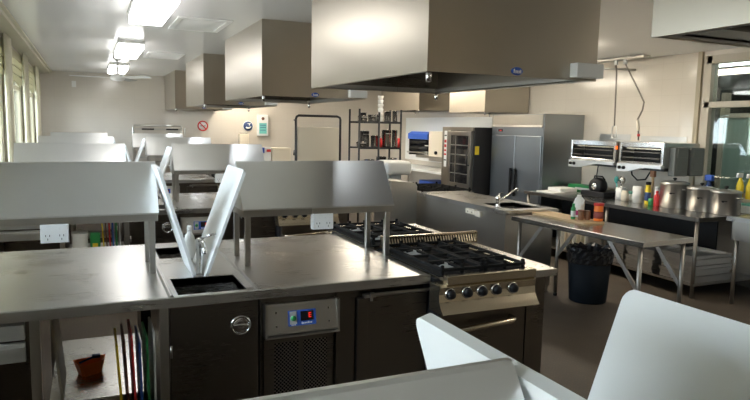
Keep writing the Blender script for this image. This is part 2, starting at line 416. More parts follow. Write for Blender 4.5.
# bench fridge
t = thing('bench_fridge', 'undercounter fridge with a blue control panel below the right half of the front bench', 'fridge', (1.24, 3.5, 0), 'bench fridges')
c = MB(); c.box(.772, 1.722, 3.09, 4.40, .06, .853)
for x in (.82, 1.67):
    for y in (3.14, 4.34): c.box(x-.025, x+.025, y-.025, y+.025, 0, .06)
c.box(1.18, 1.285, 3.06, 3.09, .065, .85)
part(t, 'body', c, M_CAB)
c = MB()
c.prism([(.795, 3.09, .645), (.795, 3.035, .655), (.795, 3.030, .665), (.795, 3.055, .80), (.795, 3.06, .81), (.795, 3.09, .81)], (.382, 0, 0))
cp = part(t, 'control_panel', c, M_STEEL, 'tilted steel panel with blue display')
def on_slope(u, v, d=0):   # point on the tilted panel: u metres from its left, v metres up, d proud
    yb, zb, yt, zt = 3.030, .665, 3.055, .80
    k = v/.1373; n = Vector((0, -(zt-zb), (yt-yb))).normalized()
    return Vector((.795+u, yb+(yt-yb)*k, zb+(zt-zb)*k)) + n*d
def slab(mb, u0, u1, v0, v1, d0, d1):
    A = [on_slope(u0, v0, d0), on_slope(u1, v0, d0), on_slope(u1, v1, d0), on_slope(u0, v1, d0)]
    n = on_slope(0, 0, d1)-on_slope(0, 0, d0)
    mb.prism(A, n)
s = MB(); slab(s, .112, .262, .028, .108, .0, .002); part(cp, 'display_plate', s, M_BLUE, 'blue plate')
s = MB(); slab(s, .178, .248, .052, .100, .002, .004); part(cp, 'display_window', s, M_BLACK)
s = MB(); slab(s, .222, .236, .066, .070, .004, .0052); slab(s, .222, .226, .066, .09, .004, .0052); slab(s, .222, .236, .087, .091, .004, .0052); slab(s, .222, .236, .077, .080, .004, .0052); part(cp, 'digit', s, M_LED, 'glowing red digit')
s = MB(); slab(s, .12, .158, .038, .104, .002, .0035); part(cp, 'switch_plate', s, M_GREYPL)
s = MB(); s.lathe((0,0,0), [(.014, 0), (.014, .006), (.011, .009), (.001, .009)], 16); 
mtx = Matrix.Translation(on_slope(.139, .068, .0035)) @ Vector((0,0,1)).rotation_difference((on_slope(0,0,1)-on_slope(0,0,0))).to_matrix().to_4x4()
for v in s.bm.verts: v.co = mtx @ v.co
part(cp, 'switch_button', s, M_GREEN, 'green button')
s = MB()
for k in range(7): slab(s, .182+k*.0085, .188+k*.0085, .036, .036+(.010 if k in (0, 4) else .007), .002, .003)
for k in range(3): slab(s, .128+k*.008, .134+k*.008, .032, .036, .002, .003)
part(cp, 'lettering', s, M_WHITE, 'small white lettering')
s = MB(); s.prism([(.785, 3.09, .64), (.785, 3.02, .64), (.785, 3.02, .648), (.785, 3.09, .655)], (.40, 0, 0)); s.box(.785, .797, 3.03, 3.09, .64, .815); s.box(1.175, 1.187, 3.03, 3.09, .64, .815); part(t, 'panel_frame', s, M_STEEL)
for u, v in ((.045, .03), (.045, .1), (.33, .03), (.33, .1)):
    s = MB(); slab(s, u, u+.009, v, v+.009, 0, .002); part(cp, 'screw', s, M_CHROME)
g = part(t, 'grille', MB().box(.785, 1.165, 3.068, 3.09, .075, .635, .003), M_CAB)
for x0, x1 in ((.842, .973), (.998, 1.13)): part(g, 'perforated_sheet', MB().box(x0, x1, 3.0665, 3.0682, .10, .60), M_PERF)
d = part(t, 'door', MB().box(1.293, 1.722, 3.045, 3.088, .075, .80, .006), M_CAB)
part(d, 'edge_strip', MB().box(1.293, 1.355, 3.038, 3.046, .075, .80, .003), M_CAB)
h = MB(); h.prism([(1.36, 3.05, .80), (1.36, 3.02, .815), (1.36, 3.016, .83), (1.36, 3.022, .832), (1.36, 3.055, .815)], (.36, 0, 0)); part(d, 'grip', h, M_STEEL)
h = MB(); h.box(1.33, 1.40, 3.03, 3.07, .802, .822, .003); h.box(1.36, 1.376, 3.022, 3.03, .785, .822, .002); part(d, 'hinge', h, M_STEEL)
fridges = [t]

# gantry shelves with sloping covers
def gantry(x0, x1, outx, label):
    t = thing('gantry_shelf', label, 'shelf', ((x0+x1)/2, YC, .90), 'gantry shelves over the islands')
    lx = [x0+.035, x1-.035] if x0 > 0 else [x0+.03, x1-.035]
    for x in lx:
        for y in (3.595, 3.895): part(t, 'leg', MB().box(x-.016, x+.016, y-.016, y+.016, .90, 1.19, .002), M_STEEL)
    part(t, 'shelf', MB().box(x0+.004, x1-.004, 3.565, 3.925, 1.19, 1.235, .003), M_STEEL)
    c = MB(); c.prism([(x0, 3.56, 1.228), (x0, 3.56, 1.236), (x0, 3.737, 1.500), (x0, 3.742, 1.503), (x0, 3.748, 1.503), (x0, 3.753, 1.500), (x0, 3.93, 1.236), (x0, 3.93, 1.228)], (x1-x0, 0, 0))
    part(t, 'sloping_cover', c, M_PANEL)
    b = MB(); b.box(outx-.065, outx+.065, 3.552, 3.60, 1.10, 1.195, .004); bb = part(t, 'power_outlet', b, M_WHITE, 'white double power outlet')
    b = MB()
    for dx in (-.032, .032):
        for q, (sx, sz) in enumerate(((-.009, .008), (.009, .008), (0, -.010))): b.box(outx+dx+sx-.0015, outx+dx+sx+.0015, 3.5505, 3.553, 1.13+sz-.005, 1.13+sz+.005)
    part(bb, 'socket_slots', b, M_BLACK)
    for dx in (-.045, -.018, .018, .045): part(bb, 'switch', MB().box(outx+dx-.006, outx+dx+.006, 3.549, 3.553, 1.165, 1.178, .001), M_WHITE)
    part(t, 'outlet_mount', MB().box(outx-.065, outx+.065, 3.558, 3.60, 1.195, 1.228), M_STEEL)
    return t
gl1 = gantry(-.655, .335, -.172, 'gantry shelf with sloping steel cover at the left end of the front row')
gr1 = gantry(.79, 1.755, 1.276, 'gantry shelf with sloping steel cover beside the front cooktop, paler at its right end')

# white boards standing in a V behind the sink
def vboard(xb, zb, xt, y0, y1, label, L=.61, T=.016):
    ang = math.atan2(xt-xb, 1.486-zb)
    mb = MB(); w_ = y1-y0
    poly = [(0, u, v) for u, v in rrect(w_, L, .022)]
    mb.prism(poly, (T, 0, 0))
    mtx = Matrix.Translation((xb, y0, zb)) @ Matrix.Rotation(ang, 4, 'Y')
    for v in mb.bm.verts: v.co = mtx @ v.co
    return solo('cutting_board', mb, M_BOARD, label, 'cutting board', (xb, (y0+y1)/2, zb), 'white boards leaning in a V')
bl1 = vboard(.490, .902, .315, 3.39, 3.78, 'white board by the front sink leaning left against the long gantry shelf')
br1 = vboard(.545, .906, .758, 3.37, 3.81, 'white board by the front sink leaning right towards the gantry near the cooktop')

# gas range: front one and its mirror image facing the other way
def grate(t, x0, x1, y0, y1, z):
    g = MB(); r_ = .011
    for x in (x0+.008, (x0+x1)/2, x1-.008): g.box(x-r_, x+r_, y0, y1, z+.018, z+.034, .002)
    for y in (y0+.008, (y0+y1)/2, y1-.008): g.box(x0, x1, y-r_, y+r_, z+.018, z+.034, .002)
    for y in ((y0*3+y1)/4, (y0+3*y1)/4):
        cx = (x0+x1)/2
        for a in range(8):
            A = a*PI/4
            if a % 2: g.tube([(cx+.05*math.cos(A), y+.05*math.sin(A), z+.03), (cx+.12*math.cos(A), y+.085*math.sin(A), z+.03)], .009, 6)
        g.box(x0, x1, y-r_, y+r_, z+.018, z+.038, .002)
    for x in (x0+.01, (x0+x1)/2, x1-.01):
        for y in (y0+.01, y1-.01): g.box(x-.009, x+.009, y-.009, y+.009, z, z+.052, .003)
    part(t, 'pot_grate', g, M_IRON)
def gas_range(label, flip, base):
    t = thing('gas_range', label, 'stove', base, 'gas ranges')
    f = (lambda y: mir(y)+.14) if flip else (lambda y: y)
    def bx(mb, x0, x1, y0, y1, z0, z1, b=0): ya, yb = sorted((f(y0), f(y1))); return mb.box(x0, x1, ya, yb, z0, z1, b)
    def pr(mb, pts, x0, x1): return mb.prism([(x0, f(y), z) for y, z in pts], (x1-x0, 0, 0))
    x0, x1, xe = 1.735, 2.355, 2.525
    c = MB(); bx(c, x0, x1, 2.99, 3.76, .10, .70); bx(c, x0, x1, 3.0, 3.76, .70, .885)
    for x in (x0+.05, x1-.05):
        for y in (3.05, 3.7): c.cyl((x, f(y), 0), (x, f(y), .10), .025)
    part(t, 'body', c, M_BLKMET)
    c = MB(); bx(c, x0+.02, x1, 2.93, 3.77, .885, .905); bx(c, x0+.02, x1, 2.885, 2.93, .872, .92, .003); bx(c, x1-.03, x1, 2.93, 3.77, .905, .918)
    part(t, 'hob_top', c, M_RANGE)
    part(t, 'burner_tray', bx(MB(), x0+.005, x1-.03, 2.945, 3.77, .904, .912), M_IRON)
    c = MB(); pr(c, [(2.90, .872), (2.878, .86), (2.885, .82), (2.88, .78), (2.858, .745), (2.835, .722), (2.845, .715), (2.99, .715), (2.99, .872)], x0-.03, x1-.005)
    cp = part(t, 'control_panel', c, M_RANGE, 'curved brassy steel panel')
    for i, x in enumerate((1.775, 1.883, 1.980, 2.076, 2.190)):
        k = MB(); sgn = 1 if not flip else -1
        yk = f(2.885)
        k.lathe((x, yk, .822), [(.030, .002*sgn), (.030, -.006*sgn), (.026, -.008*sgn), (.024, -.022*sgn), (.021, -.030*sgn), (.001, -.030*sgn)], 20, 'y')
        kk = part(cp, 'knob', k, M_BLACK)
        rg = MB(); rg.lathe((x, yk, .822), [(.0305, .0), (.0335, -.003*sgn), (.0335, -.005*sgn), (.0285, -.009*sgn), (.0285, -.003*sgn)], 20, 'y', ring=True)
        part(cp, 'knob_ring', rg, M_CHROME)
    c = MB(); bx(c, x0+.02, x1-.02, 2.945, 2.99, .12, .70, .006); dr = part(t, 'oven_door', c, M_CAB)
    h = MB(); h.tube([(1.79, f(2.945), .60), (1.79, f(2.90), .605), (1.81, f(2.885), .606), (2.20, f(2.885), .628), (2.225, f(2.90), .63), (2.225, f(2.945), .63)], .017, 10); part(dr, 'handle', h, M_RANGE, 'brassy bar handle')
    c = MB(); bx(c, x1, xe, 2.90, 3.79, .862, .905, .003); part(t, 'side_shelf', c, M_SINK); part(t, 'side_panel', bx(MB(), x1, xe-.04, 2.96, 3.79, .0, .862), M_CAB)
    for a in (0, 1):
        xa = x0+.025+a*.29
        grate(t, xa, xa+.28, 2.96, 3.74, .912)
        for y in (3.155, 3.545):
            b = MB(); b.lathe((xa+.14, f(y), .912), [(.075, 0), (.07, .010), (.05, .016), (.05, .024), (.042, .028), (.001, .028)], 20); part(t, 'burner', b, M_GREYPL if (a+int(y*10)) % 2 else M_IRON)
    if flip:
        for o in t.children:
            if o.name.startswith('pot_grate'):
                for v in o.data.vertices:
                    wy = v.co.y + base[1]; v.co.y = f(wy) - base[1]
                o.data.flip_normals()
    else:
        v_ = MB(); vx0, vx1 = 1.80, 2.545
        v_.box(vx0, vx1, 3.795, 3.865, .905, .918); v_.box(vx0, vx1, 3.80, 3.83, .972, .984); v_.box(vx0, vx0+.012, 3.79, 3.86, .905, .984); v_.box(vx1-.012, vx1, 3.79, 3.86, .905, .984)
        n = 34
        for k in range(n):
            x = vx0+.02+(vx1-vx0-.045)*k/(n-1)
            v_.prism([(x, 3.79, .918), (x+.010, 3.79, .918), (x+.010, 3.815, .974), (x, 3.815, .974)], (0, .006, 0))
        vv = part(t, 'flue_vent', v_, M_RANGE, 'slotted flue strip behind the burners')
        part(vv, 'vent_backing', MB().box(vx0+.012, vx1-.012, 3.835, 3.85, .918, .98), M_DARK)
    return t
rf1 = gas_range('gas range with five black knobs and bar handle in the front row', False, (2.05, 3.35, 0))
rb1 = gas_range('gas range behind the slotted vent strip of the front row range', True, (2.05, 4.25, 0))

# things on and under the front bench
t = thing('spray_bottle', 'white spray bottle standing behind the front sink tap', 'bottle', (.545, 3.93, .90))
b = MB(); b.lathe((.545, 3.93, .90), [(.034, 0), (.036, .01), (.036, .10), (.028, .135), (.014, .155), (.014, .17), (.001, .17)], 16); part(t, 'body', b, M_MILK)
b = MB(); b.box(.532, .558, 3.90, 3.945, 1.068, 1.10, .005); b.box(.54, .55, 3.875, 3.905, 1.085, 1.097, .002); b.tube([(.545, 3.91, 1.075), (.545, 3.895, 1.055), (.545, 3.90, 1.03)], .005, 6); part(t, 'trigger_head', b, M_WHITE)

t = thing('utensil_tub', 'orange plastic tub holding a dark blue tool on the shelf below the front bench', 'tub', (-.015, 3.82, .30))
b = MB()
P0 = [(-.075, 3.715), (.040, 3.775), (.045, 3.86), (-.112, 3.825)]; cx_, cy_ = -.025, 3.79
def ring(k, z): return [(cx_+(x-cx_)*k, cy_+(y-cy_)*k, z) for x, y in P0]
rings = [ring(.82, .301), ring(1.1, .375), ring(1.04, .375), ring(.78, .308)]
vr = [[b.bm.verts.new(Vector(p)) for p in R] for R in rings]
for i in range(3):
    for k in range(4): b.bm.faces.new((vr[i][k], vr[i][(k+1)%4], vr[i+1][(k+1)%4], vr[i+1][k]))
b.bm.faces.new(vr[0][::-1]); b.bm.faces.new(vr[3])
bmesh.ops.bevel(b.bm, geom=[e for e in b.bm.edges if abs(e.verts[0].co.z-e.verts[1].co.z) > .03], offset=.012, segments=3, affect='EDGES')
part(t, 'body', b, M_ORANGE)
b = MB(); b.tube([(-.085, 3.775, .372), (-.04, 3.785, .384), (.0, 3.795, .394)], .006, 8); b.box(-.02, .025, 3.785, 3.815, .384, .402, .005)
solo('kitchen_tool', b, M_NAVY, 'dark blue kitchen tool lying across the orange tub', 'tool', (-.01, 3.835, .345))

rack = MB()
for x in [.115+.028*k for k in range(7)]:
    rack.tube([(x-.012, 3.10, .135), (x-.012, 3.10, .24), (x-.012, 3.40, .24), (x-.012, 3.40, .135)], .003, 6)
for y in (3.10, 3.40): rack.tube([(.098, y, .128), (.276, y, .128)], .004, 6)
solo('board_rack', rack, M_STEEL, 'wire rack holding coloured chopping boards upright below the front bench', 'rack', (.19, 3.25, .125))
cols = [('yellow', M_YELL), ('brown', M_BROWN), ('red', M_RED), ('blue', M_BLUE), ('green', M_GREEN), ('white', M_BOARD)]
cboards = []
for k, (nm, m) in enumerate(cols):
    x = .117+.028*k; lean = -.055+.01*k
    b = MB(); b.prism([(0, u, v) for u, v in rrect(.30, .55+.02*(k % 3), .015, 3)], (.010, 0, 0))
    mtx = Matrix.Translation((x, 3.09+.012*(k % 2), .1255)) @ Matrix.Rotation(lean, 4, 'Y')
    for v in b.bm.verts: v.co = mtx @ v.co
    cboards.append(solo('chopping_board', b, m, nm + ' chopping board on edge in the rack below the front bench', 'chopping board', (x, 3.25, .1255), 'coloured chopping boards in the front rack'))
b = MB(); b.box(.225, .276, 3.47, 3.75, .56, .85, .006)
solo('waste_chute', b, M_BLACK, 'black box hanging under the front bench beside the sink cabinet', 'bin', (.25, 3.6, .56))
b = MB(); poly = [(0, u, v) for u, v in rrect(.40, .58, .02, 3)]; b.prism(poly, (.012, 0, 0))
mtx = Matrix.Translation((-.165, 3.43, .301)) @ Matrix.Rotation(-.085, 4, 'Y')
for v in b.bm.verts: v.co = mtx @ v.co
solo('serving_tray', b, M_TRAYPL, 'pale grey tray leaning on edge beside the drawer unit under the front bench', 'tray', (-.165, 3.6, .301))

# ------------------------------------------------------------------ the other rows
ROWS = [(3.2, 'second'), (6.45, 'third'), (9.7, 'fourth')]
for dy, nm in ROWS:
    d = (0, dy, 0)
    ln = nm + ' row'
    dup(benches[0], d, 'stainless island worktop with a small sink in the %s from the front' % ln)
    dup(gl1, d, 'gantry shelf with sloping steel cover on the window side of the %s' % ln)
    dup(gr1, d, 'gantry shelf with sloping steel cover nearer the hoods in the %s' % ln)
    if nm != 'fourth':
        a = dup(bl1, d, 'white board leaning left behind the sink of the %s' % ln)
        a = dup(br1, d, 'white board leaning right behind the sink of the %s' % ln)
        dup(cabinets[0], d, 'shaded steel cabinet under the sink of the %s' % ln)
        dup(fridges[0], d, 'undercounter fridge with a blue control panel in the %s' % ln)
        dup(drawers[0], d, 'grey two-drawer unit under the window end of the %s' % ln)
        dup(rf1, d, 'gas range with black knobs at the right end of the %s' % ln)
        dup(rb1, d, 'rear-facing gas range backing onto the range of the %s' % ln)
for k, o in enumerate(cboards):
    c = o.copy(); COL.objects.link(c); c.location = Vector(o.location)+Vector((-.02, 3.2, .42))
    c['label'] = o['label'].replace('in the rack below the front bench', 'under the second row'); c['group'] = 'coloured chopping boards in the second row'
# support for those boards and a tub beside them in the second row
b = MB(); b.box(-.20, .285, 6.24, 6.62, .53, .5455); 
for x in (-.19, .275):
    for y in (6.25, 6.61): b.box(x-.008, x+.008, y-.008, y+.008, .125 if y < 6.6 else .125, .53)
solo('storage_stand', b, M_STEEL, 'small steel stand holding boards and a tub under the second row', 'stand', (.04, 6.43, .125))
b = MB(); b.prism([(-.165+x, 6.27+y, .546) for x, y in rrect(.13, .22, .03, 4)], (0, 0, .13)); b.prism([(-.17+x, 6.265+y, .676) for x, y in rrect(.14, .23, .03, 4)], (0, 0, .02))
solo('storage_tub', b, M_MILK, 'translucent white tub under the second row beside a green packet', 'tub', (-.1, 6.38, .546))
t = thing('sponge_packet', 'green packet with a yellow patch under the second row beside a white tub', 'packet', (.03, 6.3, .546))
part(t, 'wrapper', MB().box(-.015, .072, 6.27, 6.34, .546, .70, .012), M_GREEN)
part(t, 'sticker', MB().box(.005, .05, 6.266, 6.271, .57, .605, .002), M_YELL)

# nearest row: the photographer leans over it; only the cover and the two boards show
dup(gl1, (.025, -3.27, 0), 'sloping steel gantry cover cut off by the bottom edge, in front of two white boards')
n_l = dup(bl1, (.05, -3.10, .002), 'large white board leaning left beside the cover at the bottom edge of the photo')
n_r = dup(br1, (-.012, -3.11, .006), 'large white board at the lower right corner leaning right')
b = MB(); b.box(-.75, 1.25, -.20, 1.25, .86, .90); b.box(-.72, 1.2, .1, 1.1, .25, .28)
for x in (-.7, 1.15):
    for y in (-.12, 1.15): b.box(x-.02, x+.02, y-.06, y+.06, 0, .86)
solo('island_bench', b, M_STEEL, 'steel island bench under the two white boards at the bottom edge', 'bench', (.2, .5, 0), 'island worktops')

# ------------------------------------------------------------------ extraction hoods
def hood(x0, x1, y0, y1, zb, label, extras=True, group='extraction hoods over the ranges'):
    t = thing('extraction_hood', label, 'hood', ((x0+x1)/2, (y0+y1)/2, ZC), group)
    k = .012; c = MB(); zt = ZC
    c.box(x0, x0+k, y0, y1, zb, zt); c.box(x1-k, x1, y0, y1, zb, zt); c.box(x0+k, x1-k, y0, y0+k, zb, zt); c.box(x0+k, x1-k, y1-k, y1, zb, zt)
    part(t, 'canopy', c, M_HOOD)
    g = MB(); e = .055
    for a in ((x0+k, x0+e, y0+k, y1-k), (x1-e, x1-k, y0+k, y1-k), (x0+e, x1-e, y0+k, y0+e), (x0+e, x1-e, y1-e, y1-k)):
        g.box(*a, zb+.004, zb+.010)
    for a in ((x0+e-.006, x0+e, y0+e, y1-e), (x1-e, x1-e+.006, y0+e, y1-e), (x0+e, x1-e, y0+e-.006, y0+e), (x0+e, x1-e, y1-e, y1-e+.006)):
        g.box(*a, zb+.004, zb+.035)
    part(t, 'drip_gutter', g, M_STEEL)
    xm = (x0+x1)/2
    f = MB(); f.box(x0+k, x1-k, y0+k, y1-k, zb+.42, zb+.43)
    f.box(x0+k, x1-k, y1-k-.006, y1-k, zb+.035, zb+.42)  # far inner wall lined darker: its dark reflection put into the colour
    part(t, 'plenum_shade_liner', f, M_CAB)
    for s in (-1, 1):
        f = MB(); f.prism([(xm+s*.02, y0+.12, zb+.16), (xm+s*.22, y0+.12, zb+.40), (xm+s*.235, y0+.12, zb+.39), (xm+s*.035, y0+.12, zb+.15)], (0, y1-y0-.24, 0)); part(t, 'grease_filter', f, M_CAB)
    l = MB(); l.box(x0+.10, x0+.17, y0+.35, y1-.35, zb+.375, zb+.42, .004); part(t, 'hood_lamp', l, M_HLAMP, 'lit strip inside the hood')
    for (x, y) in ((x0+.02, y0+.02), (x1-.025, y1-.025)):
        p_ = MB(); p_.cyl((x, y, zb+.006), (x, y, zb-.05), .014, 12); part(t, 'drip_cup', p_, M_CHROME)
    if extras:
        b = MB(); b.box(x1-.19, x1-.005, y0-.06, y0, zb+.012, zb+.088, .004); part(t, 'sensor_box', b, M_WHITE, 'white plastic box')
        b = MB(); b.lathe((2.029, y0, zb+.027), [(.001, -.004), (.026, -.004), (.028, 0)], 24, 'y', Matrix.Translation((2.029, 0, zb+.027)) @ Matrix.Scale(1.35, 4, (1,0,0)) @ Matrix.Scale(.75, 4, (0,0,1)) @ Matrix.Rotation(.25, 4, 'Y') @ Matrix.Translation((-2.029, 0, -zb-.027)))
        bd = part(t, 'badge', b, M_BLUE, 'oval blue and white badge')
        b = MB()
        for q, (dx, hgt) in enumerate(((-.020, .016), (-.009, .010), (.001, .010), (.011, .010), (.020, .013))):
            b.box(2.029+dx-.003, 2.029+dx+.003, y0-.0055, y0-.0038, zb+.020, zb+.018+hgt*1.25)
        b.box(2.004, 2.055, y0-.0055, y0-.0038, zb+.0165, zb+.019)
        part(bd, 'badge_lettering', b, M_WHITE)
    return t
HX0, HX1, HZ = 1.50, 2.565, 1.995
h1 = hood(HX0, HX1, 2.72, 4.47, HZ, 'largest extraction hood hanging over the front row gas ranges, small blue badge on it')
dup(h1, (0, -3.09, 0), 'extraction hood cut off at the top right corner of the photo')
dup(h1, (0, 3.2, 0), 'extraction hood directly behind the largest one, over the second row')
dup(h1, (0, 6.5, 0), 'third extraction hood in the line above the benches')
dup(h1, (0, 9.72, 0), 'farthest and smallest extraction hood in the line, against the back wall')
hood(5.88, 6.75, 8.69, 9.80, 2.0, 'extraction hood on the right wall above the tall oven, next to the fridge', False, 'wall hoods')
hood(5.88, 6.75, 10.95, 12.7, 2.07, 'tan looking extraction hood on the right wall behind the tall pot shelving', False, 'wall hoods')

# ------------------------------------------------------------------ ceiling fittings
def fluoro(x, y0, y1, label, wd=.30, lm=None):
    t = thing('ceiling_light', label, 'ceiling light', (x, (y0+y1)/2, ZC), 'fluorescent ceiling lights')
    part(t, 'housing', MB().box(x-wd/2, x+wd/2, y0, y1, 2.655, ZC, .003), M_WHITE)
    part(t, 'diffuser', MB().box(x-wd/2+.008, x+wd/2-.008, y0+.008, y1-.008, 2.595, 2.655, .01), lm or M_LAMP)
    return t
fluoro(.50, 4.95, 6.2, 'fluorescent ceiling light nearest the camera, at the top left')
fluoro(.50, 8.25, 9.55, 'second fluorescent ceiling light from the front, just before the fan')
fluoro(.50, 11.5, 12.8, 'farthest fluorescent ceiling light, behind the ceiling fan')
for (x, y, lab) in ((5.2, 1.2, 'over the right-hand aisle'), (5.05, 5.6, 'above the wall bench'), (4.7, 8.3, 'above the sink counter'), (4.9, 11.0, 'above the pot shelving'), (3.0, 12.8, 'near the back wall')):  # unseen lamps added to brighten the right side
    fluoro(x, y, y+1.25, 'unseen warm fill light added %s' % lab, lm=M_FILLW)
fluoro(7.45, 4.6, 5.85, 'fill light added in the dark room behind the window')  # added lamp that brightens the green panel behind the glass
def vent(x0, x1, y0, y1, label):
    t = thing('ceiling_vent', label, 'vent', ((x0+x1)/2, (y0+y1)/2, ZC), 'ceiling vents')
    f = MB(); e = .05
    for a in ((x0, x1, y0, y0+e), (x0, x1, y1-e, y1), (x0, x0+e, y0+e, y1-e), (x1-e, x1, y0+e, y1-e)): f.box(*a, ZC-.018, ZC-.001, .004)
    part(t, 'frame', f, M_WHITE)
    g = MB(); g.box(x0+e, x1-e, y0+e, y1-e, ZC-.006, ZC-.001)
    for k in range(9): 
        y = y0+e+.03+(y1-y0-2*e-.06)*k/8; g.box(x0+e, x1-e, y-.012, y+.012, ZC-.014, ZC-.006)
    part(t, 'louvre_panel', g, M_WHITE)
vent(.78, 1.28, 6.15, 6.95, 'white ceiling vent between the nearest light and the second hood')
vent(.78, 1.28, 9.4, 10.2, 'white ceiling vent beside the second light and third hood')
t = thing('ceiling_fan', 'white ceiling fan hanging below the far ceiling light', 'fan', (.43, 10.5, ZC))
p_ = MB(); p_.cyl((.43, 10.5, ZC-.002), (.43, 10.5, 2.44), .014); p_.lathe((.43, 10.5, ZC-.06), [(.03, 0), (.06, .03), (.06, .058)], 20); part(t, 'rod', p_, M_WHITE)
p_ = MB(); p_.lathe((.43, 10.5, 2.34), [(.001, 0), (.07, .0), (.105, .03), (.105, .07), (.07, .10), (.02, .11)], 24); part(t, 'motor', p_, M_WHITE)
for k in range(3):
    a = math.radians(67+120*k)
    b = MB(); b.prism([(.10, -.03, 0), (.20, -.06, .006), (.66, -.065, .006), (.68, 0, 0), (.66, .065, -.012), (.20, .06, -.012), (.10, .03, 0)], (0, 0, .006))
    mtx = Matrix.Translation((.43, 10.5, 2.385)) @ Matrix.Rotation(a, 4, 'Z')
    for v in b.bm.verts: v.co = mtx @ v.co
    part(t, 'blade', b, M_GREYPL if k == 0 else M_WHITE)

# ------------------------------------------------------------------ curtains and blinds on the window wall
for i in range(1, 7):
    a, b_ = bays[i][1]-.13, bays[i+1][0]+.13
    n = 26; f = []; r_ = []
    for k in range(n+1):
        y = a+(b_-a)*k/n; x = -.788+.018*math.sin(k*PI*10/n)
        f.append((x, y, .35)); r_.append((x-.008, y, .35))
    c = MB(); c.prism(f+r_[::-1], (0, 0, 2.29))
    solo('curtain', c, M_CURT, ['', 'cream curtain nearest the camera on the window wall', 'second cream curtain from the camera on the window wall', 'third cream curtain from the camera on the window wall', 'fourth cream curtain from the camera on the window wall', 'fifth cream curtain from the camera on the window wall', 'cream curtain beside the last window before the back corner'][i], 'curtain', (-.788, (a+b_)/2, .35), 'cream curtains')
for i in range(1, 8):
    a, b_ = bays[i]
    a -= .01; b_ += .01
    n = 24; pts = []
    for k in range(n+1):
        y = a+(b_-a)*k/n; pts.append((-.838, y, (1.7 if i == 1 else 2.17)+.05*(1-math.sin(PI*((k/n*2) % 1 if k < n else 0)))))  # out-of-view blind hung lower to cut daylight on the near boards
    c = MB(); c.prism([(-.838, a, 2.598)]+pts+[(-.838, b_, 2.598)], (.012, 0, 0))
    for z in (2.30, 2.40, 2.5): c.tube([(-.825, a, z), (-.825, b_, z)], .008, 6)
    solo('roman_blind', c, M_BLIND, 'half drawn olive cream blind over window %s' % ['', 'beside the camera, unseen, lowered to soften daylight', 'nearest the camera', 'second from the camera', 'third from the camera', 'fourth from the camera', 'fifth from the camera', 'in the far corner'][i], 'blind', (-.77, (a+b_)/2, 2.17), 'half drawn blinds')

# ------------------------------------------------------------------ right-hand side: sink counter
t = thing('sink_counter', 'long steel counter with an inset sink and tap in front of the fridge', 'counter', (4.17, 6.2, 0))
w = MB(); kx0, kx1, ky0, ky1 = 3.84, 4.52, 5.23, 7.12
qx0, qx1, qy0, qy1 = 3.98, 4.40, 5.36, 5.85
for a in ((kx0, qx0, ky0, ky1), (qx1, kx1, ky0, ky1), (qx0, qx1, ky0, qy0), (qx0, qx1, qy1, ky1)): w.box(*a, .855, .90)
part(t, 'worktop', w, M_TOP)
s = MB()
for a in ((qx0-.004, qx0, qy0, qy1), (qx1, qx1+.004, qy0, qy1), (qx0, qx1, qy0-.004, qy0), (qx0, qx1, qy1, qy1+.004)): s.box(*a, .66, .897)
s.box(qx0, qx1, qy0, qy1, .656, .66); part(t, 'sink_bowl', s, M_STEEL)
b = MB(); b.box(3.87, 3.885, 5.27, 7.1, .06, .855); b.box(4.47, 4.485, 5.27, 7.1, .06, .855); b.box(3.885, 4.47, 7.085, 7.1, .06, .855); b.box(3.885, 4.47, 5.27, 5.285, .06, .855); b.box(3.885, 4.47, 5.285, 7.085, .06, .08)
for x in (3.9, 4.45):
    for y in (5.3, 7.05): b.box(x-.02, x+.02, y-.02, y+.02, 0, .06)
part(t, 'body', b, M_STEEL)
tp = MB(); tp.lathe((3.935, 5.50, .90), [(.026, 0), (.026, .01), (.022, .015), (.022, .07), (.028, .075), (.028, .11), (.018, .125), (.001, .125)], 16)
tp.tube([(3.935, 5.5, .95), (4.0, 5.5, 1.0), (4.16, 5.5, 1.09), (4.18, 5.5, 1.09), (4.185, 5.5, 1.07)], .011, 8)
tap = part(t, 'mixer_tap', tp, M_CHROME)
part(tap, 'lever', MB().tube([(3.935, 5.5, 1.02), (3.96, 5.52, 1.035), (4.02, 5.55, 1.05)], [.01, .008, .006], 8), M_CHROME)
o = part(t, 'power_outlet', MB().box(3.825, 3.87, 5.78, 5.96, .785, .84, .004).box(3.83, 3.87, 5.68, 5.78, .77, .835, .01), M_CREAM, 'cream power outlet')
s = MB()
for y in (5.83, 5.91): s.box(3.823, 3.826, y-.008, y-.004, .80, .815); s.box(3.823, 3.826, y+.004, y+.008, .80, .815)
part(o, 'socket_slots', s, M_BLACK)

# stainless upright cabinet beside the counter
t = thing('steel_cabinet', 'plain upright steel cabinet with a rounded corner left of the sink counter', 'cabinet', (3.62, 7.35, 0))
pl = [(3.45, 7.1, .08), (3.82, 7.1, .08), (3.82, 7.1, .98), (3.80, 7.1, 1.01), (3.77, 7.1, 1.025), (3.45, 7.1, 1.05)]
part(t, 'body', MB().prism(pl, (0, .5, 0)), M_STEEL)
b = MB(); b.box(3.47, 3.50, 7.098, 7.1, .1, 1.0); b.box(3.45, 3.82, 7.095, 7.102, .08, .10); part(t, 'front_trim', b, M_STEEL)
for x in (3.49, 3.78):
    for y in (7.14, 7.56): part(t, 'foot', MB().cyl((x, y, 0), (x, y, .08), .02), M_BLACK)

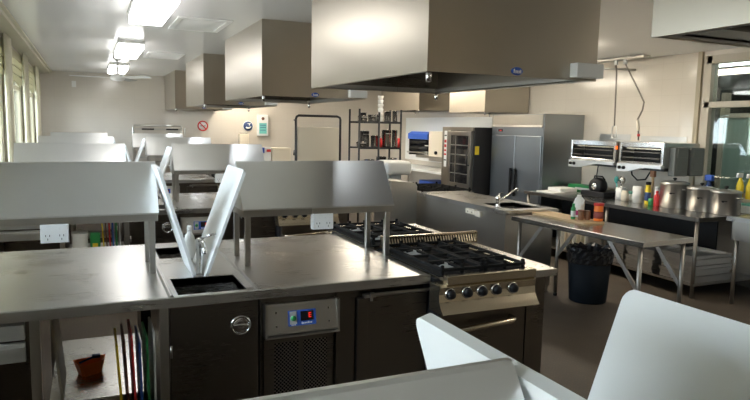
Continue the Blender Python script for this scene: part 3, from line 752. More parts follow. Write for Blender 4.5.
# rear cooktop behind counter
t = thing('cooktop_range', 'low black cooktop just behind the sink counter beside the tall oven', 'stove', (4.3, 7.7, 0))
part(t, 'body', MB().box(3.95, 4.75, 7.2, 8.2, .0, .87), M_STEEL)
for a in range(2):
    g = MB(); x0 = 3.97+a*.39
    for k in range(4): g.box(x0+.01+k*.113, x0+.025+k*.113, 7.23, 8.17, .89, .905, .002)
    for k in range(6): y = 7.25+k*.18; g.box(x0, x0+.37, y-.008, y+.008, .89, .908, .002)
    for k in (0, 2, 5):
        for x in (x0+.01, x0+.35): g.box(x-.01, x+.01, 7.24+k*.18, 7.262+k*.18, .87, .93, .003)
    part(t, 'pot_grate', g, M_IRON)
    for y in (7.45, 7.95):
        part(t, 'burner', MB().lathe((x0+.185, y, .87), [(.06, 0), (.055, .012), (.035, .018), (.001, .018)], 18), M_IRON)

# mixer behind cabinet
t = thing('stand_mixer', 'pale grey commercial mixer standing by the pot shelving', 'mixer', (4.17, 8.5, 0))
b = MB(); b.box(3.97, 4.37, 8.25, 8.75, .0, .62, .02); part(t, 'base', b, M_GREYPL)
b = MB(); b.box(4.07, 4.31, 8.5, 8.72, .62, 1.12, .04); part(t, 'column', b, plain('pale_enamel', (.62,.62,.60), .35))
pe = bpy.data.materials['pale_enamel']
b = MB(); b.box(3.95, 4.38, 8.28, 8.74, 1.02, 1.23, .07, seg=4); part(t, 'head', b, pe)
b = MB(); b.lathe((4.06, 8.40, .64), [(.001, 0), (.08, .0), (.13, .06), (.16, .2), (.17, .28), (.155, .28), (.12, .06), (.001, .02)], 24); part(t, 'bowl', b, M_POT)
b = MB(); b.cyl((4.06, 8.40, 1.04), (4.06, 8.40, .82), .018); b.tube([(4.06+.08*math.sin(k), 8.40, .7+.012*k) for k in range(12)], .008, 6); part(t, 'whisk', b, M_CHROME)

# upright two-door fridge
t = thing('upright_fridge', 'tall two-door steel fridge with black handles against the right wall', 'fridge', (6.38, 8.08, 0))
FX = 6.0; fy0, fy1 = 7.36, 8.66
b = MB(); b.box(FX+.045, XR-.01, fy0, fy1, .10, 1.96); b.box(FX+.02, FX+.045, fy0, fy0+.03, .10, 1.96); b.box(FX+.02, FX+.045, fy1-.03, fy1, .10, 1.96)
for y in (fy0+.06, fy1-.06):
    for x in (FX+.1, XR-.1): b.cyl((x, y, 0), (x, y, .1), .025)
part(t, 'body', b, M_FRIDGE)
b = MB(); b.box(FX+.012, FX+.045, fy0+.03, fy1-.03, 1.78, 1.95); part(t, 'top_panel', b, M_HOOD)
b = MB(); b.prism([(FX-.005, fy0+.03, 1.765), (FX+.012, fy0+.03, 1.80), (FX+.045, fy0+.03, 1.80), (FX+.045, fy0+.03, 1.765)], (0, fy1-fy0-.06, 0)); part(t, 'vent_lip', b, M_STEEL)
b = MB(); b.box(FX+.015, FX+.045, fy0+.03, fy1-.03, 1.645, 1.755); cp = part(t, 'control_strip', b, M_FRIDGE)
b = MB(); b.box(FX+.012, FX+.016, fy1-.30, fy1-.18, 1.69, 1.73); part(cp, 'display', b, M_BLACK)
b = MB(); b.box(FX+.010, FX+.0125, fy1-.27, fy1-.22, 1.70, 1.715); part(cp, 'digit', b, M_LED, 'red digits')
ym = (fy0+fy1)/2
for ya, yb, yh in ((fy0+.035, ym-.006, ym-.055), (ym+.006, fy1-.035, ym+.055)):
    d = part(t, 'door', MB().box(FX, FX+.042, ya, yb, .13, 1.635, .008), M_FRIDGE)
    h = MB(); h.box(FX-.04, FX-.012, yh-.017, yh+.017, .70, 1.13, .006); h.box(FX-.014, FX+.001, yh-.012, yh+.012, .72, .75); h.box(FX-.014, FX+.001, yh-.012, yh+.012, 1.08, 1.11); part(d, 'handle', h, M_BLACK, 'black handle')

# tall combi oven
t = thing('combi_oven', 'tall steel oven with a dark glass door and red buttons left of the fridge', 'oven', (6.2, 9.25, 0))
ox, oy0, oy1, oz0, oz1 = 5.73, 8.78, 9.76, .62, 1.75
b = MB(); b.box(ox+.03, 6.6, oy0, oy1, oz0, oz1, .01); part(t, 'body', b, M_BLKMET)
b = MB(); b.box(ox, ox+.03, oy1-.24, oy1, oz0, oz1, .004); b.box(ox+.002, ox+.03, oy0, oy1-.24, oz1-.06, oz1); b.box(ox+.002, ox+.03, oy0, oy1-.24, oz0, oz0+.10); fp = part(t, 'front_panel', b, M_OVENST)
b = MB(); b.box(ox-.004, ox, oy1-.165, oy1-.08, 1.05, 1.68); cs = part(fp, 'button_strip', b, M_WHITE)
for k, (z, hh) in enumerate(((1.60, .02), (1.50, .05), (1.42, .05), (1.34, .03), (1.27, .03), (1.17, .02))):
    part(cs, 'button', MB().box(ox-.008, ox-.003, oy1-.155, oy1-.09, z-hh/2, z+hh/2, .002), M_RED if k in (1, 2, 3, 4) else M_BLACK)
b = MB(); e = .075; d0, d1, dz0, dz1 = oy0+.015, oy1-.25, oz0+.11, oz1-.07
for a in ((d0, d0+e, dz0, dz1), (d1-e, d1, dz0, dz1), (d0+e, d1-e, dz0, dz0+e), (d0+e, d1-e, dz1-e, dz1)): b.box(ox-.03, ox+.028, *a, .004)
dr = part(t, 'oven_door', b, M_OVENST)
part(dr, 'glass', MB().box(ox-.012, ox-.004, d0+e, d1-e, dz0+e, dz1-e), M_OVENGL, 'dark glass')
s = MB(); 
for k in range(1, 5): z = dz0+e+(dz1-dz0-2*e)*k/5; s.box(ox-.016, ox-.012, d0+e, d1-e, z-.008, z+.008)
s.box(ox-.016, ox-.012, d1-e-.16, d1-e-.145, dz0+e, dz1-e); part(dr, 'rack_rails', s, M_STEEL)
part(dr, 'handle', MB().tube([(ox-.03, d0+.03, 1.12), (ox-.07, d0+.03, 1.13), (ox-.08, d0+.03, 1.18), (ox-.08, d0+.03, 1.36)], .014, 8), M_BLACK)
part(t, 'warning_sticker', MB().box(ox+.05, ox+.13, oy0-.003, oy0, 1.30, 1.44), M_YELL, 'yellow sticker')
b = MB(); b.box(5.76, 6.58, oy0+.01, oy1-.01, .56, .62)
for x in (5.79, 6.55):
    for y in (oy0+.05, oy1-.05): b.box(x-.02, x+.02, y-.02, y+.02, 0, .56)
b.box(5.76, 6.58, oy0+.02, oy1-.02, .2, .22); part(t, 'stand', b, M_STEEL)

# dough machine and shelf on the white splash board
t = thing('roller_machine', 'blue topped kitchen machine with black rollers against the white wall left of the oven', 'machine', (6.5, 11.3, 1.0))
part(t, 'wall_bracket', MB().box(6.40, XR-.014, 10.7, 12.0, 1.10, 1.16).box(XR-.05, XR-.014, 10.7, 12.0, 1.02, 1.10), M_STEEL)
part(t, 'blue_cover', MB().prism([(6.2, 11.15, 1.49), (6.2, 11.15, 1.60), (6.28, 11.15, 1.645), (6.6, 11.15, 1.645), (6.6, 11.15, 1.49)], (0, .85, 0)), M_BLUE, 'blue cover')
for z in (1.43, 1.30): part(t, 'roller', MB().cyl((6.28, 11.2, z), (6.28, 11.95, z), .055), M_BLACK, 'black roller')
part(t, 'tray', MB().box(6.18, 6.55, 11.15, 12.0, 1.20, 1.23, .004), M_STEEL)
for y in (11.98, 11.13): part(t, 'side_frame', MB().box(6.24, 6.60, y, y+.04, 1.16, 1.62), M_BLKMET)
part(t, 'motor_housing', MB().box(6.22, 6.62, 10.56, 11.13, 1.16, 1.66, .01), M_CREAM, 'cream square housing')
part(t, 'knob', MB().lathe((6.22, 10.80, 1.24), [(.03, 0), (.035, -.02), (.03, -.04), (.001, -.04)], 16, 'x'), M_BLACK)
# pale bench below
t = thing('pale_bench', 'pale topped bench below the blue topped machine on the right wall', 'bench', (6.35, 11.4, 0))
part(t, 'worktop', MB().box(5.95, XR-.014, 9.95, 13.0, .86, .90, .003), M_SPLASH)
for x in (6.0, 6.7):
    for y in (10.0, 12.9): part(t, 'leg', MB().box(x-.02, x+.02, y-.02, y+.02, 0, .86), M_STEEL)
part(t, 'undershelf', MB().box(5.98, 6.72, 10.0, 12.9, .28, .30), M_STEEL)
b = MB(); b.prism([(6.05+x, 10.6+y, .301) for x, y in rrect(.45, .6, .04, 4)], (0, 0, .38))
solo('storage_bin', b, M_BLUE, 'blue storage bin under the pale bench below the machine', 'bin', (6.27, 10.9, .301))

# tall wire shelving with pots
SY0, SY1, SXa, SXb = 10.1, 10.55, 4.27, 5.07
sxm = lambda x: 4.27+(x-4.20)*(.80/1.06)
t = thing('pot_shelving', 'tall black wire shelving loaded with pots near the back of the kitchen', 'shelving', (4.73, 10.3, 0))
for x in (SXa, SXb):
    for y in (SY0, SY1): part(t, 'post', MB().cyl((x, y, 0), (x, y, 2.03), .018, 10), M_BLKMET)
part(t, 'post', MB().cyl((4.63, SY0-.03, 0), (4.63, SY0-.03, 1.98), .018, 10), M_BLKMET)
SZ = (.42, .92, 1.37, 1.82)
for z in SZ:
    s = MB(); s.box(SXa, SXb, SY0-.015, SY0+.012, z-.035, z); s.box(SXa, SXb, SY1-.012, SY1+.015, z-.035, z); s.box(SXa, SXb, SY0, SY1, z-.008, z); part(t, 'shelf', s, M_BLKMET)
rnd = random.Random(3)
def pot(x, y, z, r, h, label, mat=M_POT, lid=False, handle=True, nm='cooking_pot', cat='pot', grp='pots on the shelving'):
    t = thing(nm, label, cat, (x, y, z), grp)
    b = MB(); b.lathe((x, y, z), [(r*.94, 0), (r, .012), (r, h), (r+.006, h), (r+.006, h+.005), (r-.004, h+.005), (r-.006, .02), (.001, .012)], 22)
    part(t, 'body', b, mat)
    if handle:
        for s in (-1, 1): part(t, 'handle', MB().tube([(x-.05, y+s*(r-.002), z+h*.8), (x-.04, y+s*(r+.03), z+h*.8), (x+.04, y+s*(r+.03), z+h*.8), (x+.05, y+s*(r-.002), z+h*.8)], .007, 6), M_STEEL)
    if lid:
        l = part(t, 'lid', MB().lathe((x, y, z+h+.006), [(r+.008, 0), (r+.008, .008), (r*.75, .022), (r*.2, .03), (.001, .03)], 24), M_POT)
        part(l, 'lid_knob', MB().lathe((x, y, z+h+.034), [(.008, 0), (.010, .012), (.022, .018), (.022, .03), (.012, .036), (.001, .036)], 14), M_BLACK, 'black lid knob')
    return t
adj = ['small', 'wide', 'shiny', 'squat', 'tall', 'dented', 'deep', 'narrow', 'low', 'bright', 'plain', 'dull']
lv_n = {0: 'bottom', 1: 'second from bottom', 2: 'middle', 3: 'top'}
pos = {3: [(4.33, .085, .07), (4.47, .06, .12), (4.58, .08, .09), (4.86, .07, .10), (4.98, .05, .14), (5.08, .045, .13), (5.17, .05, .15)],
       2: [(4.31, .09, .07), (4.50, .10, .22), (4.64, .065, .16), (4.83, .075, .15), (4.95, .085, .24), (5.07, .05, .21), (5.17, .05, .24)],
       1: [(4.32, .08, .10), (4.52, .09, .18), (4.66, .06, .13), (4.83, .09, .22), (4.98, .06, .15), (5.12, .085, .20)],
       0: [(4.40, .14, .25), (4.95, .15, .28)]}
ords = ['first', 'second', 'third', 'fourth', 'fifth', 'sixth', 'seventh']
for lv, arr in pos.items():
    for k, (x, r, h) in enumerate(arr):
        pot(sxm(x), 10.325 if lv == 0 else 10.20 if (k+(lv == 1)) % 2 == 0 else 10.42, SZ[lv], r, h*1.25, '%s steel pot, %s shelf of the tall shelving, %s from its left' % ('tall' if h > r*2.2 else 'low' if h < r*1.3 else 'round', {0: 'lowest', 1: 'third', 2: 'second', 3: 'top'}[lv], ords[k]), mat=M_POTS, handle=r > .07)
# white stack of cups rising at the middle post
t = None
for k in range(6):
    b = MB(); z = 1.8205+.075*k; b.lathe((4.70, 10.17, z), [(.035, 0), (.05, .06), (.05, .0745), (.046, .0745), (.032, .006), (.001, .006)], 18)
    solo('bowl', b, M_WHITE if k % 2 == 0 else M_PAPER, 'white bowl in the tall stack on the top shelf, %s from the bottom' % ords[k], 'bowl', (4.70, 10.17, z), 'tall stack of white bowls')
b = MB(); b.box(5.10, 5.22, 10.13, 10.19, 1.62, 1.76, .004)
b = MB(); b.prism([(4.293+x, 10.14+y, .921) for x, y in rrect(.12, .12, .02, 3)], (0, 0, .12))
solo('storage_box', b, M_BLUE, 'blue box among the pots on the third shelf of the tall shelving', 'box', (4.353, 10.2, .921))
def cyl_solo(nm, x, y, z, prof, mat, label, cat, group=None, n=18):
    return solo(nm, MB().lathe((x, y, z), prof, n), mat, label, cat, (x, y, z), group)
cyl_solo('tin', 5.035, 10.105, 1.371, [(.025, 0), (.025, .16), (.001, .16)], M_RED, 'red tall tin at the right end of the second shelf of the pots', 'tin')
cyl_solo('jar', 4.69, 10.13, 1.371, [(.035, 0), (.035, .12), (.028, .14), (.028, .16), (.001, .16)], M_RED, 'red jar in the middle of the second shelf among the pots', 'jar')

# folded trolley table with cream panel
t = thing('folded_table', 'folded cream panel standing in a black tubular trolley frame by the back wall', 'trolley', (3.13, 9.0, 0))
b = MB(); b.tube([(2.79, 9.0, .08), (2.79, 9.0, 1.82), (2.80, 9.0, 1.85), (2.83, 9.0, 1.868), (3.44, 9.0, 1.868), (3.48, 9.0, 1.85), (3.49, 9.0, 1.82), (3.49, 9.0, .08)], .018, 10); part(t, 'frame', b, M_BLKMET)
part(t, 'panel', MB().box(2.815, 3.465, 8.98, 9.02, .62, 1.70, .006), M_CREAM, 'cream panel')
b = MB(); b.tube([(2.72, 8.75, .1), (2.72, 8.78, 1.70), (2.735, 8.85, 1.80), (2.76, 8.98, 1.80)], .015, 8); b.tube([(2.70, 8.8, 1.3), (2.76, 8.98, 1.35)], .012, 8); part(t, 'side_frame', b, M_BLKMET)
for x in (2.76, 3.49):
    b = MB(); b.box(x-.03, x+.03, 8.7, 9.3, .07, .11); b.lathe((x, 8.75, .035), [(.035, -.012), (.035, .012)], 16, 'x'); b.lathe((x, 9.25, .035), [(.035, -.012), (.035, .012)], 16, 'x'); part(t, 'castor_foot', b, M_BLACK)

# frame rack with two black handles in front of back wall
t = thing('frame_rack', 'tubular steel rack with two black handles by the back wall below the farthest hood', 'rack', (1.33, 13.9, .90))
b = MB(); b.tube([(.84, 13.9, .905), (.84, 13.9, 1.62), (.86, 13.9, 1.66), (1.78, 13.9, 1.66), (1.80, 13.9, 1.62), (1.80, 13.9, 1.0), (1.70, 13.9, .96), (1.70, 13.9, .905)], .022, 8); b.tube([(1.86, 13.9, 1.0), (1.86, 13.9, 1.62)], .02, 8); b.tube([(1.80, 13.9, 1.1), (1.86, 13.9, 1.1)], .012, 6); b.tube([(.84, 13.9, 1.0), (1.8, 13.9, 1.0)], .015, 6)
part(t, 'frame', b, M_STEEL)
for y in (13.75,): 
    for x in (.84, 1.70): part(t, 'foot', MB().box(x-.02, x+.02, 13.75, 14.1, .90, .92), M_STEEL)
part(t, 'crossbar', MB().box(.85, 1.79, 13.88, 13.92, 1.565, 1.60), M_STEEL)
part(t, 'panel', MB().box(.86, 1.78, 13.89, 13.91, 1.02, 1.56), M_WALLP)
for x in (1.12, 1.60): part(t, 'handle', MB().box(x-.12, x+.12, 13.83, 13.88, 1.57, 1.60, .006), M_BLACK, 'black handle')

# steel cabinet with tan box and package at the back
b = MB(); b.box(2.95, 3.75, 11.9, 12.5, .08, 1.0)
t = thing('storage_cabinet', 'low steel cabinet at the back carrying a tan box, left of the cream folded panel', 'cabinet', (3.35, 12.2, 0))
part(t, 'body', b, M_STEEL)
for x in (2.99, 3.71):
    for y in (11.95, 12.45): part(t, 'foot', MB().cyl((x, y, 0), (x, y, .08), .02), M_BLACK)
for x in (2.96, 3.355): part(t, 'door', MB().box(x, x+.385, 11.885, 11.9, .1, .98, .003), M_STEEL)
t = thing('bread_box', 'tan gold metal box with a lid on the cabinet at the back', 'box', (3.42, 12.15, 1.0))
part(t, 'body', MB().box(3.24, 3.62, 12.0, 12.35, 1.001, 1.25, .01), M_CREAM)
part(t, 'lid', MB().box(3.235, 3.625, 11.995, 12.355, 1.25, 1.28, .008), M_CREAM)
t = thing('carton', 'red white and blue printed carton beside the tan box at the back', 'carton', (3.14, 12.1, 1.0))
part(t, 'body', MB().box(3.04, 3.22, 12.0, 12.2, 1.001, 1.29, .003), M_PAPER)
part(t, 'blue_print', MB().box(3.045, 3.09, 11.996, 12.0, 1.18, 1.285), M_BLUE); part(t, 'red_print', MB().box(3.13, 3.215, 11.996, 12.0, 1.2, 1.25), M_RED)

# ------------------------------------------------------------------ back wall fittings
t = thing('prohibition_sign', 'round red and white no smoking sign on the back wall', 'sign', (2.29, YB, 1.67))
part(t, 'disc', MB().lathe((2.29, YB-.001, 1.67), [(.115, 0), (.115, -.006), (.001, -.006)], 32, 'y'), M_WHITE)
b = MB(); b.lathe((2.29, YB-.007, 1.67), [(.115, 0), (.115, -.003), (.088, -.003), (.088, 0)], 32, 'y', ring=True); mt = Matrix.Translation((2.29, 0, 1.67)) @ Matrix.Rotation(PI/4, 4, 'Y') @ Matrix.Translation((-2.29, 0, -1.67))
b.box(2.29-.092, 2.29+.092, YB-.012, YB-.007, 1.658, 1.682, mat=mt); part(t, 'red_ring', b, M_RED)
part(t, 'cigarette', MB().box(2.235, 2.33, YB-.010, YB-.007, 1.662, 1.676).box(2.335, 2.345, YB-.010, YB-.007, 1.662, 1.70), M_BLACK)
t = thing('mandatory_sign', 'round dark blue sign with a white hand wash symbol on the back wall', 'sign', (3.29, YB, 1.685))
part(t, 'rim', MB().lathe((3.29, YB-.001, 1.685), [(.118, 0), (.118, -.005), (.001, -.005)], 32, 'y'), M_WHITE)
part(t, 'disc', MB().lathe((3.29, YB-.006, 1.685), [(.105, 0), (.105, -.003), (.001, -.003)], 32, 'y'), M_NAVY)
b = MB(); b.tube([(3.24, YB-.012, 1.66), (3.27, YB-.012, 1.64), (3.32, YB-.012, 1.645), (3.36, YB-.012, 1.675)], [.014, .02, .018, .008], 8); b.box(3.31, 3.33, YB-.012, YB-.009, 1.70, 1.74); b.box(3.28, 3.35, YB-.012, YB-.009, 1.735, 1.748); part(t, 'symbol', b, M_WHITE)
t = thing('soap_dispenser', 'white dispenser with a teal label and brown dot on the back wall', 'dispenser', (3.61, YB, 1.7))
part(t, 'body', MB().box(3.49, 3.73, YB-.10, YB-.001, 1.47, 1.95, .012), M_WHITE)
part(t, 'label_plate', MB().box(3.525, 3.695, YB-.104, YB-.10, 1.52, 1.76), M_TEAL)
part(t, 'button', MB().lathe((3.61, YB-.10, 1.86), [(.035, 0), (.03, -.012), (.001, -.012)], 18, 'y'), M_BROWN)
b = MB()
for z in (1.71, 1.66, 1.60): b.box(3.545, 3.675, YB-.106, YB-.104, z-.006, z+.006)
part(t, 'lettering', b, M_NAVY)
t = thing('towel_dispenser', 'small cream paper towel dispenser on the back wall below the blue sign', 'dispenser', (3.17, YB, 1.35))
part(t, 'body', MB().box(3.06, 3.28, YB-.16, YB-.001, 1.22, 1.52, .02), M_CREAM); part(t, 'top_slot', MB().box(3.09, 3.25, YB-.15, YB-.03, 1.52, 1.53), M_BLACK)
b = MB(); b.box(-.28, -.20, YB-.04, YB-.001, 2.40, 2.52, .006); solo('wall_sensor', b, M_WHITE, 'small white sensor high on the back wall near the left corner', 'sensor', (-.24, YB, 2.46))

# ------------------------------------------------------------------ right: prep table with bottles
TX0, TX1, TY0, TY1 = 3.90, 4.52, 3.59, 5.17
TZ = .86
t = thing('prep_table', 'steel prep table with braced legs carrying bottles, in front of the black bin', 'table', (4.2, 4.4, 0))
part(t, 'tabletop', MB().box(TX0, TX1, TY0, TY1, TZ-.045, TZ, .003), M_BTOP)
for x in (TX0+.05, TX1-.05):
    for y in (TY0+.06, TY1-.08):
        l = part(t, 'leg', MB().cyl((x, y, .03), (x, y, TZ-.045), .019, 10), M_LEG)
        part(l, 'foot', MB().lathe((x, y, 0), [(.022, 0), (.022, .02), (.016, .03), (.001, .03)], 12), M_BLACK)
        yi = y+.32 if y < 4.3 else y-.32
        part(t, 'brace', MB().box(-.006, .006, -.018, .018, 0, math.hypot(.32, .38), mat=Matrix.Translation((x, y, .435)) @ Matrix.Rotation(math.atan2(.32, .38)*(-1 if y < 4.3 else 1), 4, 'X')), M_STEEL)
t.rotation_euler = (0, 0, math.radians(3.6))
b = MB(); b.prism([(4.15+x, 4.44+y, TZ+.001) for x, y in rrect(.26, .78, .03, 4)], (0, 0, .018))
solo('wooden_board', b, M_WOOD, 'pale wooden board under the bottles on the prep table', 'board', (4.3, 4.85, TZ+.001))
BZ = TZ+.0195
t = thing('milk_bottle', 'translucent milk bottle with a magenta label on the wooden board', 'bottle', (4.40, 4.80, BZ))
part(t, 'body', MB().lathe((4.40, 4.80, BZ), [(.05, 0), (.054, .01), (.054, .13), (.04, .175), (.02, .20), (.02, .215), (.001, .215)], 18), M_MILK)
part(t, 'handle', MB().tube([(4.40, 4.765, BZ+.19), (4.40, 4.735, BZ+.17), (4.40, 4.745, BZ+.12)], .009, 8), M_MILK)
part(t, 'label_band', MB().lathe((4.40, 4.80, BZ+.02), [(.0545, 0), (.0555, .001), (.0555, .045), (.0545, .046)], 18), plain('magenta_label', (.45,.03,.16), .5))
def bottle(nm, x, y, z, r, h, bm_, cm, label, cat, neck=.5, grp=None, band=None, zt=.7):
    t = thing(nm, label, cat, (x, y, z), grp)
    part(t, 'body', MB().lathe((x, y, z), [(r*.95, 0), (r, .006), (r, h*zt), (r*neck, h*(zt+.12)), (r*neck, h*.88), (.001, h*.88)], 16), bm_)
    part(t, 'cap', MB().lathe((x, y, z+h*.86), [(r*neck*1.15, 0), (r*neck*1.15, h*.13), (.001, h*.14)], 14), cm)
    if band: part(t, 'label_band', MB().lathe((x, y, z+h*.15), [(r, 0), (r+.001, .001), (r+.001, h*.38), (r, h*.381)], 16), band)
    return t
bottle('sauce_bottle', 4.235, 4.69, BZ, .022, .15, M_GREEN, M_GREEN, 'small green bottle on the wooden board', 'bottle', .5, None, M_WHITE)
bottle('spice_jar', 4.265, 4.615, BZ, .028, .095, M_JAR, M_BROWN, 'brown spice jar beside the green bottle on the wooden board', 'jar', .95, 'brown spice jars', None, .8)
bottle('spice_jar', 4.33, 4.60, BZ, .028, .09, M_JAR, M_BROWN, 'brown spice jar next to the orange container on the wooden board', 'jar', .95, 'brown spice jars', None, .8)
bottle('sauce_container', 4.38, 4.51, BZ, .043, .17, M_ORANGE, M_RED, 'orange container with a red lid on the wooden board', 'container', .98, None, plain('dark_label', (.25,.05,.04), .5), .82)

# black bin
t = thing('waste_bin', 'black bin lined with a crinkled black bag below the prep table', 'bin', (4.62, 4.84, 0))
part(t, 'body', MB().lathe((4.62, 4.84, 0), [(.18, 0), (.185, .01), (.215, .50), (.21, .50), (.18, .02), (.001, .02)], 28), M_NAVYBIN)
b = MB(); n = 40; rg = []
for (r0, z, am) in ((.216, .40, .003), (.221, .42, .006), (.224, .46, .006), (.226, .50, .006), (.232, .535, .012), (.222, .555, .015), (.205, .53, .008), (.19, .30, .006)):
    rg.append([b.bm.verts.new((4.62+(r0+am*math.sin(k*2.9+z*40)+am*.6*rnd.uniform(-1, 1))*math.cos(2*PI*k/n), 4.84+(r0+am*math.sin(k*2.9+z*40))*math.sin(2*PI*k/n), z+am*1.1*rnd.uniform(-1, 1))) for k in range(n)])
for i in range(len(rg)-1):
    for k in range(n): b.bm.faces.new((rg[i][k], rg[i][(k+1)%n], rg[i+1][(k+1)%n], rg[i+1][k]))
part(t, 'bin_bag', b, M_BAG, 'glossy black bag rim')

# ------------------------------------------------------------------ right wall bench with pots etc.
BX0, BX1, BY0, BY1, BT = 5.68, 6.73, 4.45, 7.32, .86
t = thing('wall_bench', 'long steel bench along the right wall carrying pots, bottles and tins', 'bench', (6.2, 5.9, 0))
part(t, 'worktop', MB().box(BX0, BX1, BY0, BY1, BT-.045, BT, .003), M_BTOP)
for x in (BX0+.04, BX1-.05):
    for y in (BY0+.05, 5.75, BY1-.06):
        part(t, 'leg', MB().cyl((x, y, 0), (x, y, BT-.045), .02, 10), M_LEG)
part(t, 'undershelf', MB().box(BX0+.03, BX1-.03, BY0+.03, BY1-.03, .13, .155), M_STEEL)
part(t, 'black_backing', MB().box(6.36, 6.38, BY0+.30, BY1-.03, .36, BT-.05), M_BLACK, 'black panel under the worktop')
# stacked oven trays
def tray_stack(x0, x1, y0, y1, z, n, where, th=.028):
    first = None
    for k in range(n):
        jx, jy = rnd.uniform(-.012, .012), rnd.uniform(-.015, .015); zz = z+k*(th+.002)
        if first is None:
            b = MB(); e = .004
            b.box(x0, x1, y0, y1, zz, zz+e); b.box(x0, x0+e, y0, y1, zz+e, zz+th); b.box(x1-e, x1, y0, y1, zz+e, zz+th); b.box(x0+e, x1-e, y0, y0+e, zz+e, zz+th); b.box(x0+e, x1-e, y1-e, y1, zz+e, zz+th)
            b.box(x0-.008, x0, y0-.008, y1+.008, zz+th-.003, zz+th); b.box(x1, x1+.008, y0-.008, y1+.008, zz+th-.003, zz+th); b.box(x0, x1, y0-.008, y0, zz+th-.003, zz+th); b.box(x0, x1, y1, y1+.008, zz+th-.003, zz+th)
            o = solo('baking_tray', b, M_POT, 'x', 'tray', ((x0+x1)/2, (y0+y1)/2, zz)); first = o
        else:
            o = first.copy(); COL.objects.link(o); o.location = (first.location.x+jx, first.location.y+jy, zz)
        nm = ['lowest', 'second lowest', 'third lowest', 'fourth lowest', 'fifth lowest', 'sixth lowest', 'seventh lowest', 'eighth lowest', 'ninth lowest'][k] if k < n-1 else 'topmost'
        o['label'] = '%s steel baking tray in the %s' % (nm, where); o['group'] = 'stacked trays under the wall bench'
tray_stack(5.73, 6.30, 4.50, 4.93, .157, 8, 'nearest stack under the wall bench', .034)
tray_stack(5.73, 6.30, 5.03, 5.42, .157, 7, 'second stack under the wall bench', .034)
tray_stack(5.73, 6.30, 5.47, 5.70, .157, 9, 'narrow third stack under the wall bench', .030)
tray_stack(5.73, 6.30, 5.82, 6.05, .157, 9, 'stack beside the upright boards', .034)
for k in range(7):
    y = 6.12+k*.075; b = MB(); b.prism([(5.75+u, y, .157+v) for u, v in rrect(.42, .34-.015*(k % 3), .02, 3)], (0, .016, 0))
    solo('upright_board', b, M_CREAM if k % 3 else M_WHITE, 'pale board standing on edge under the wall bench, %s from the tray stacks' % ords[k], 'board', (5.96, y, .157), 'boards standing under the wall bench')

# big stock pots
for (x, y, r, h, w_) in ((6.20, 5.215, .155, .275, 'tallest looking stock pot, beside the bottles on the wall bench'), (6.24, 4.885, .150, .245, 'middle one of three lidded stock pots on the wall bench'), (6.26, 4.60, .150, .235, 'stock pot nearest the window end of the wall bench')):
    t = pot(x, y, BT+.001, r, h, 'large aluminium ' + w_, lid=True, nm='stock_pot', grp='large stock pots')
    b = MB(); b.box(x-.09, x-.02, y-.001, y+.001, 0, .001)
    A = math.radians(215); q = Matrix.Translation((x+(r+.001)*math.cos(A), y+(r+.001)*math.sin(A), BT+h*.62)) @ Matrix.Rotation(A, 4, 'Z')
    part(t, 'black_mark', MB().box(-.001, .0015, -.035, .02, 0, .010, mat=q).box(-.001, .0015, -.03, -.01, -.008, .002, mat=q), M_BLACK)
# bottles etc. along the bench
zz = BT+.001
bottle('detergent_bottle', 6.15, 5.545, zz, .034, .27, M_YELL, M_BLACK, 'yellow bottle with a black top on the wall bench', 'bottle', .8, None, M_NAVY, .62)
t = thing('basting_brush', 'wooden handled brush standing upright behind the yellow bottle', 'brush', (6.30, 5.62, zz))
part(t, 'handle', MB().tube([(6.30, 5.62, zz), (6.30, 5.62, zz+.27), (6.30, 5.62, zz+.33)], [.012, .014, .02], 8), M_WOOD); part(t, 'bristles', MB().box(6.275, 6.325, 5.59, 5.65, zz+.32, zz+.43, .008), plain('bristle', (.36,.18,.10), .8))
bottle('cleaner_bottle', 6.18, 5.435, zz, .030, .22, M_WHITE, M_WHITE, 'white bottle with a green base between the yellow and red bottles', 'bottle', .75, None, None, .72)
cyl_solo('green_cup', 6.10, 5.44, zz, [(.035, 0), (.037, .08), (.033, .08), (.031, .005), (.001, .005)], M_GREEN, 'green cup in front of the white bottle by the red squeeze bottle', 'cup')
bottle('squeeze_bottle', 6.08, 5.345, zz, .036, .18, M_RED, M_RED, 'red squeeze bottle on the wall bench beside the stock pots', 'bottle', .4, None, None, .68)
t = thing('foil_box', 'upright white box with orange print just left of the first stock pot', 'box', (6.36, 5.43, zz)); part(t, 'carton', MB().box(6.32, 6.40, 5.38, 5.48, zz, zz+.28, .003), M_PAPER); part(t, 'print', MB().box(6.318, 6.32, 5.40, 5.46, zz+.17, zz+.2), M_ORANGE)
b = MB(); b.lathe((6.15, 5.70, zz), [(.06, 0), (.06, .20), (.018, .20), (.018, .19), (.001, .19)], 20); solo('paper_roll', b, M_PAPER, 'white paper roll standing left of the yellow bottle on the wall bench', 'paper roll', (6.15, 5.70, zz))
t = thing('plastic_tub', 'clear tub with a green lid left of the white paper roll', 'tub', (6.32, 5.91, zz)); part(t, 'body', MB().lathe((6.32, 5.91, zz), [(.06, 0), (.07, .08), (.001, .08)], 18), M_MILK); part(t, 'lid', MB().lathe((6.32, 5.91, zz+.08), [(.074, 0), (.074, .03), (.001, .032)], 18), plain('mint_lid', (.20,.52,.42), .4))
cyl_solo('glass_jar', 6.16, 5.91, zz, [(.045, 0), (.045, .09), (.035, .11), (.035, .125), (.001, .125)], M_CREAM, 'small jar between the utensil canister and the green lidded tub', 'jar')
cyl_solo('utensil_canister', 6.22, 6.04, zz, [(.062, 0), (.062, .15), (.057, .15), (.055, .01), (.001, .01)], M_WHITE, 'white canister holding whisks and tongs on the wall bench', 'canister')
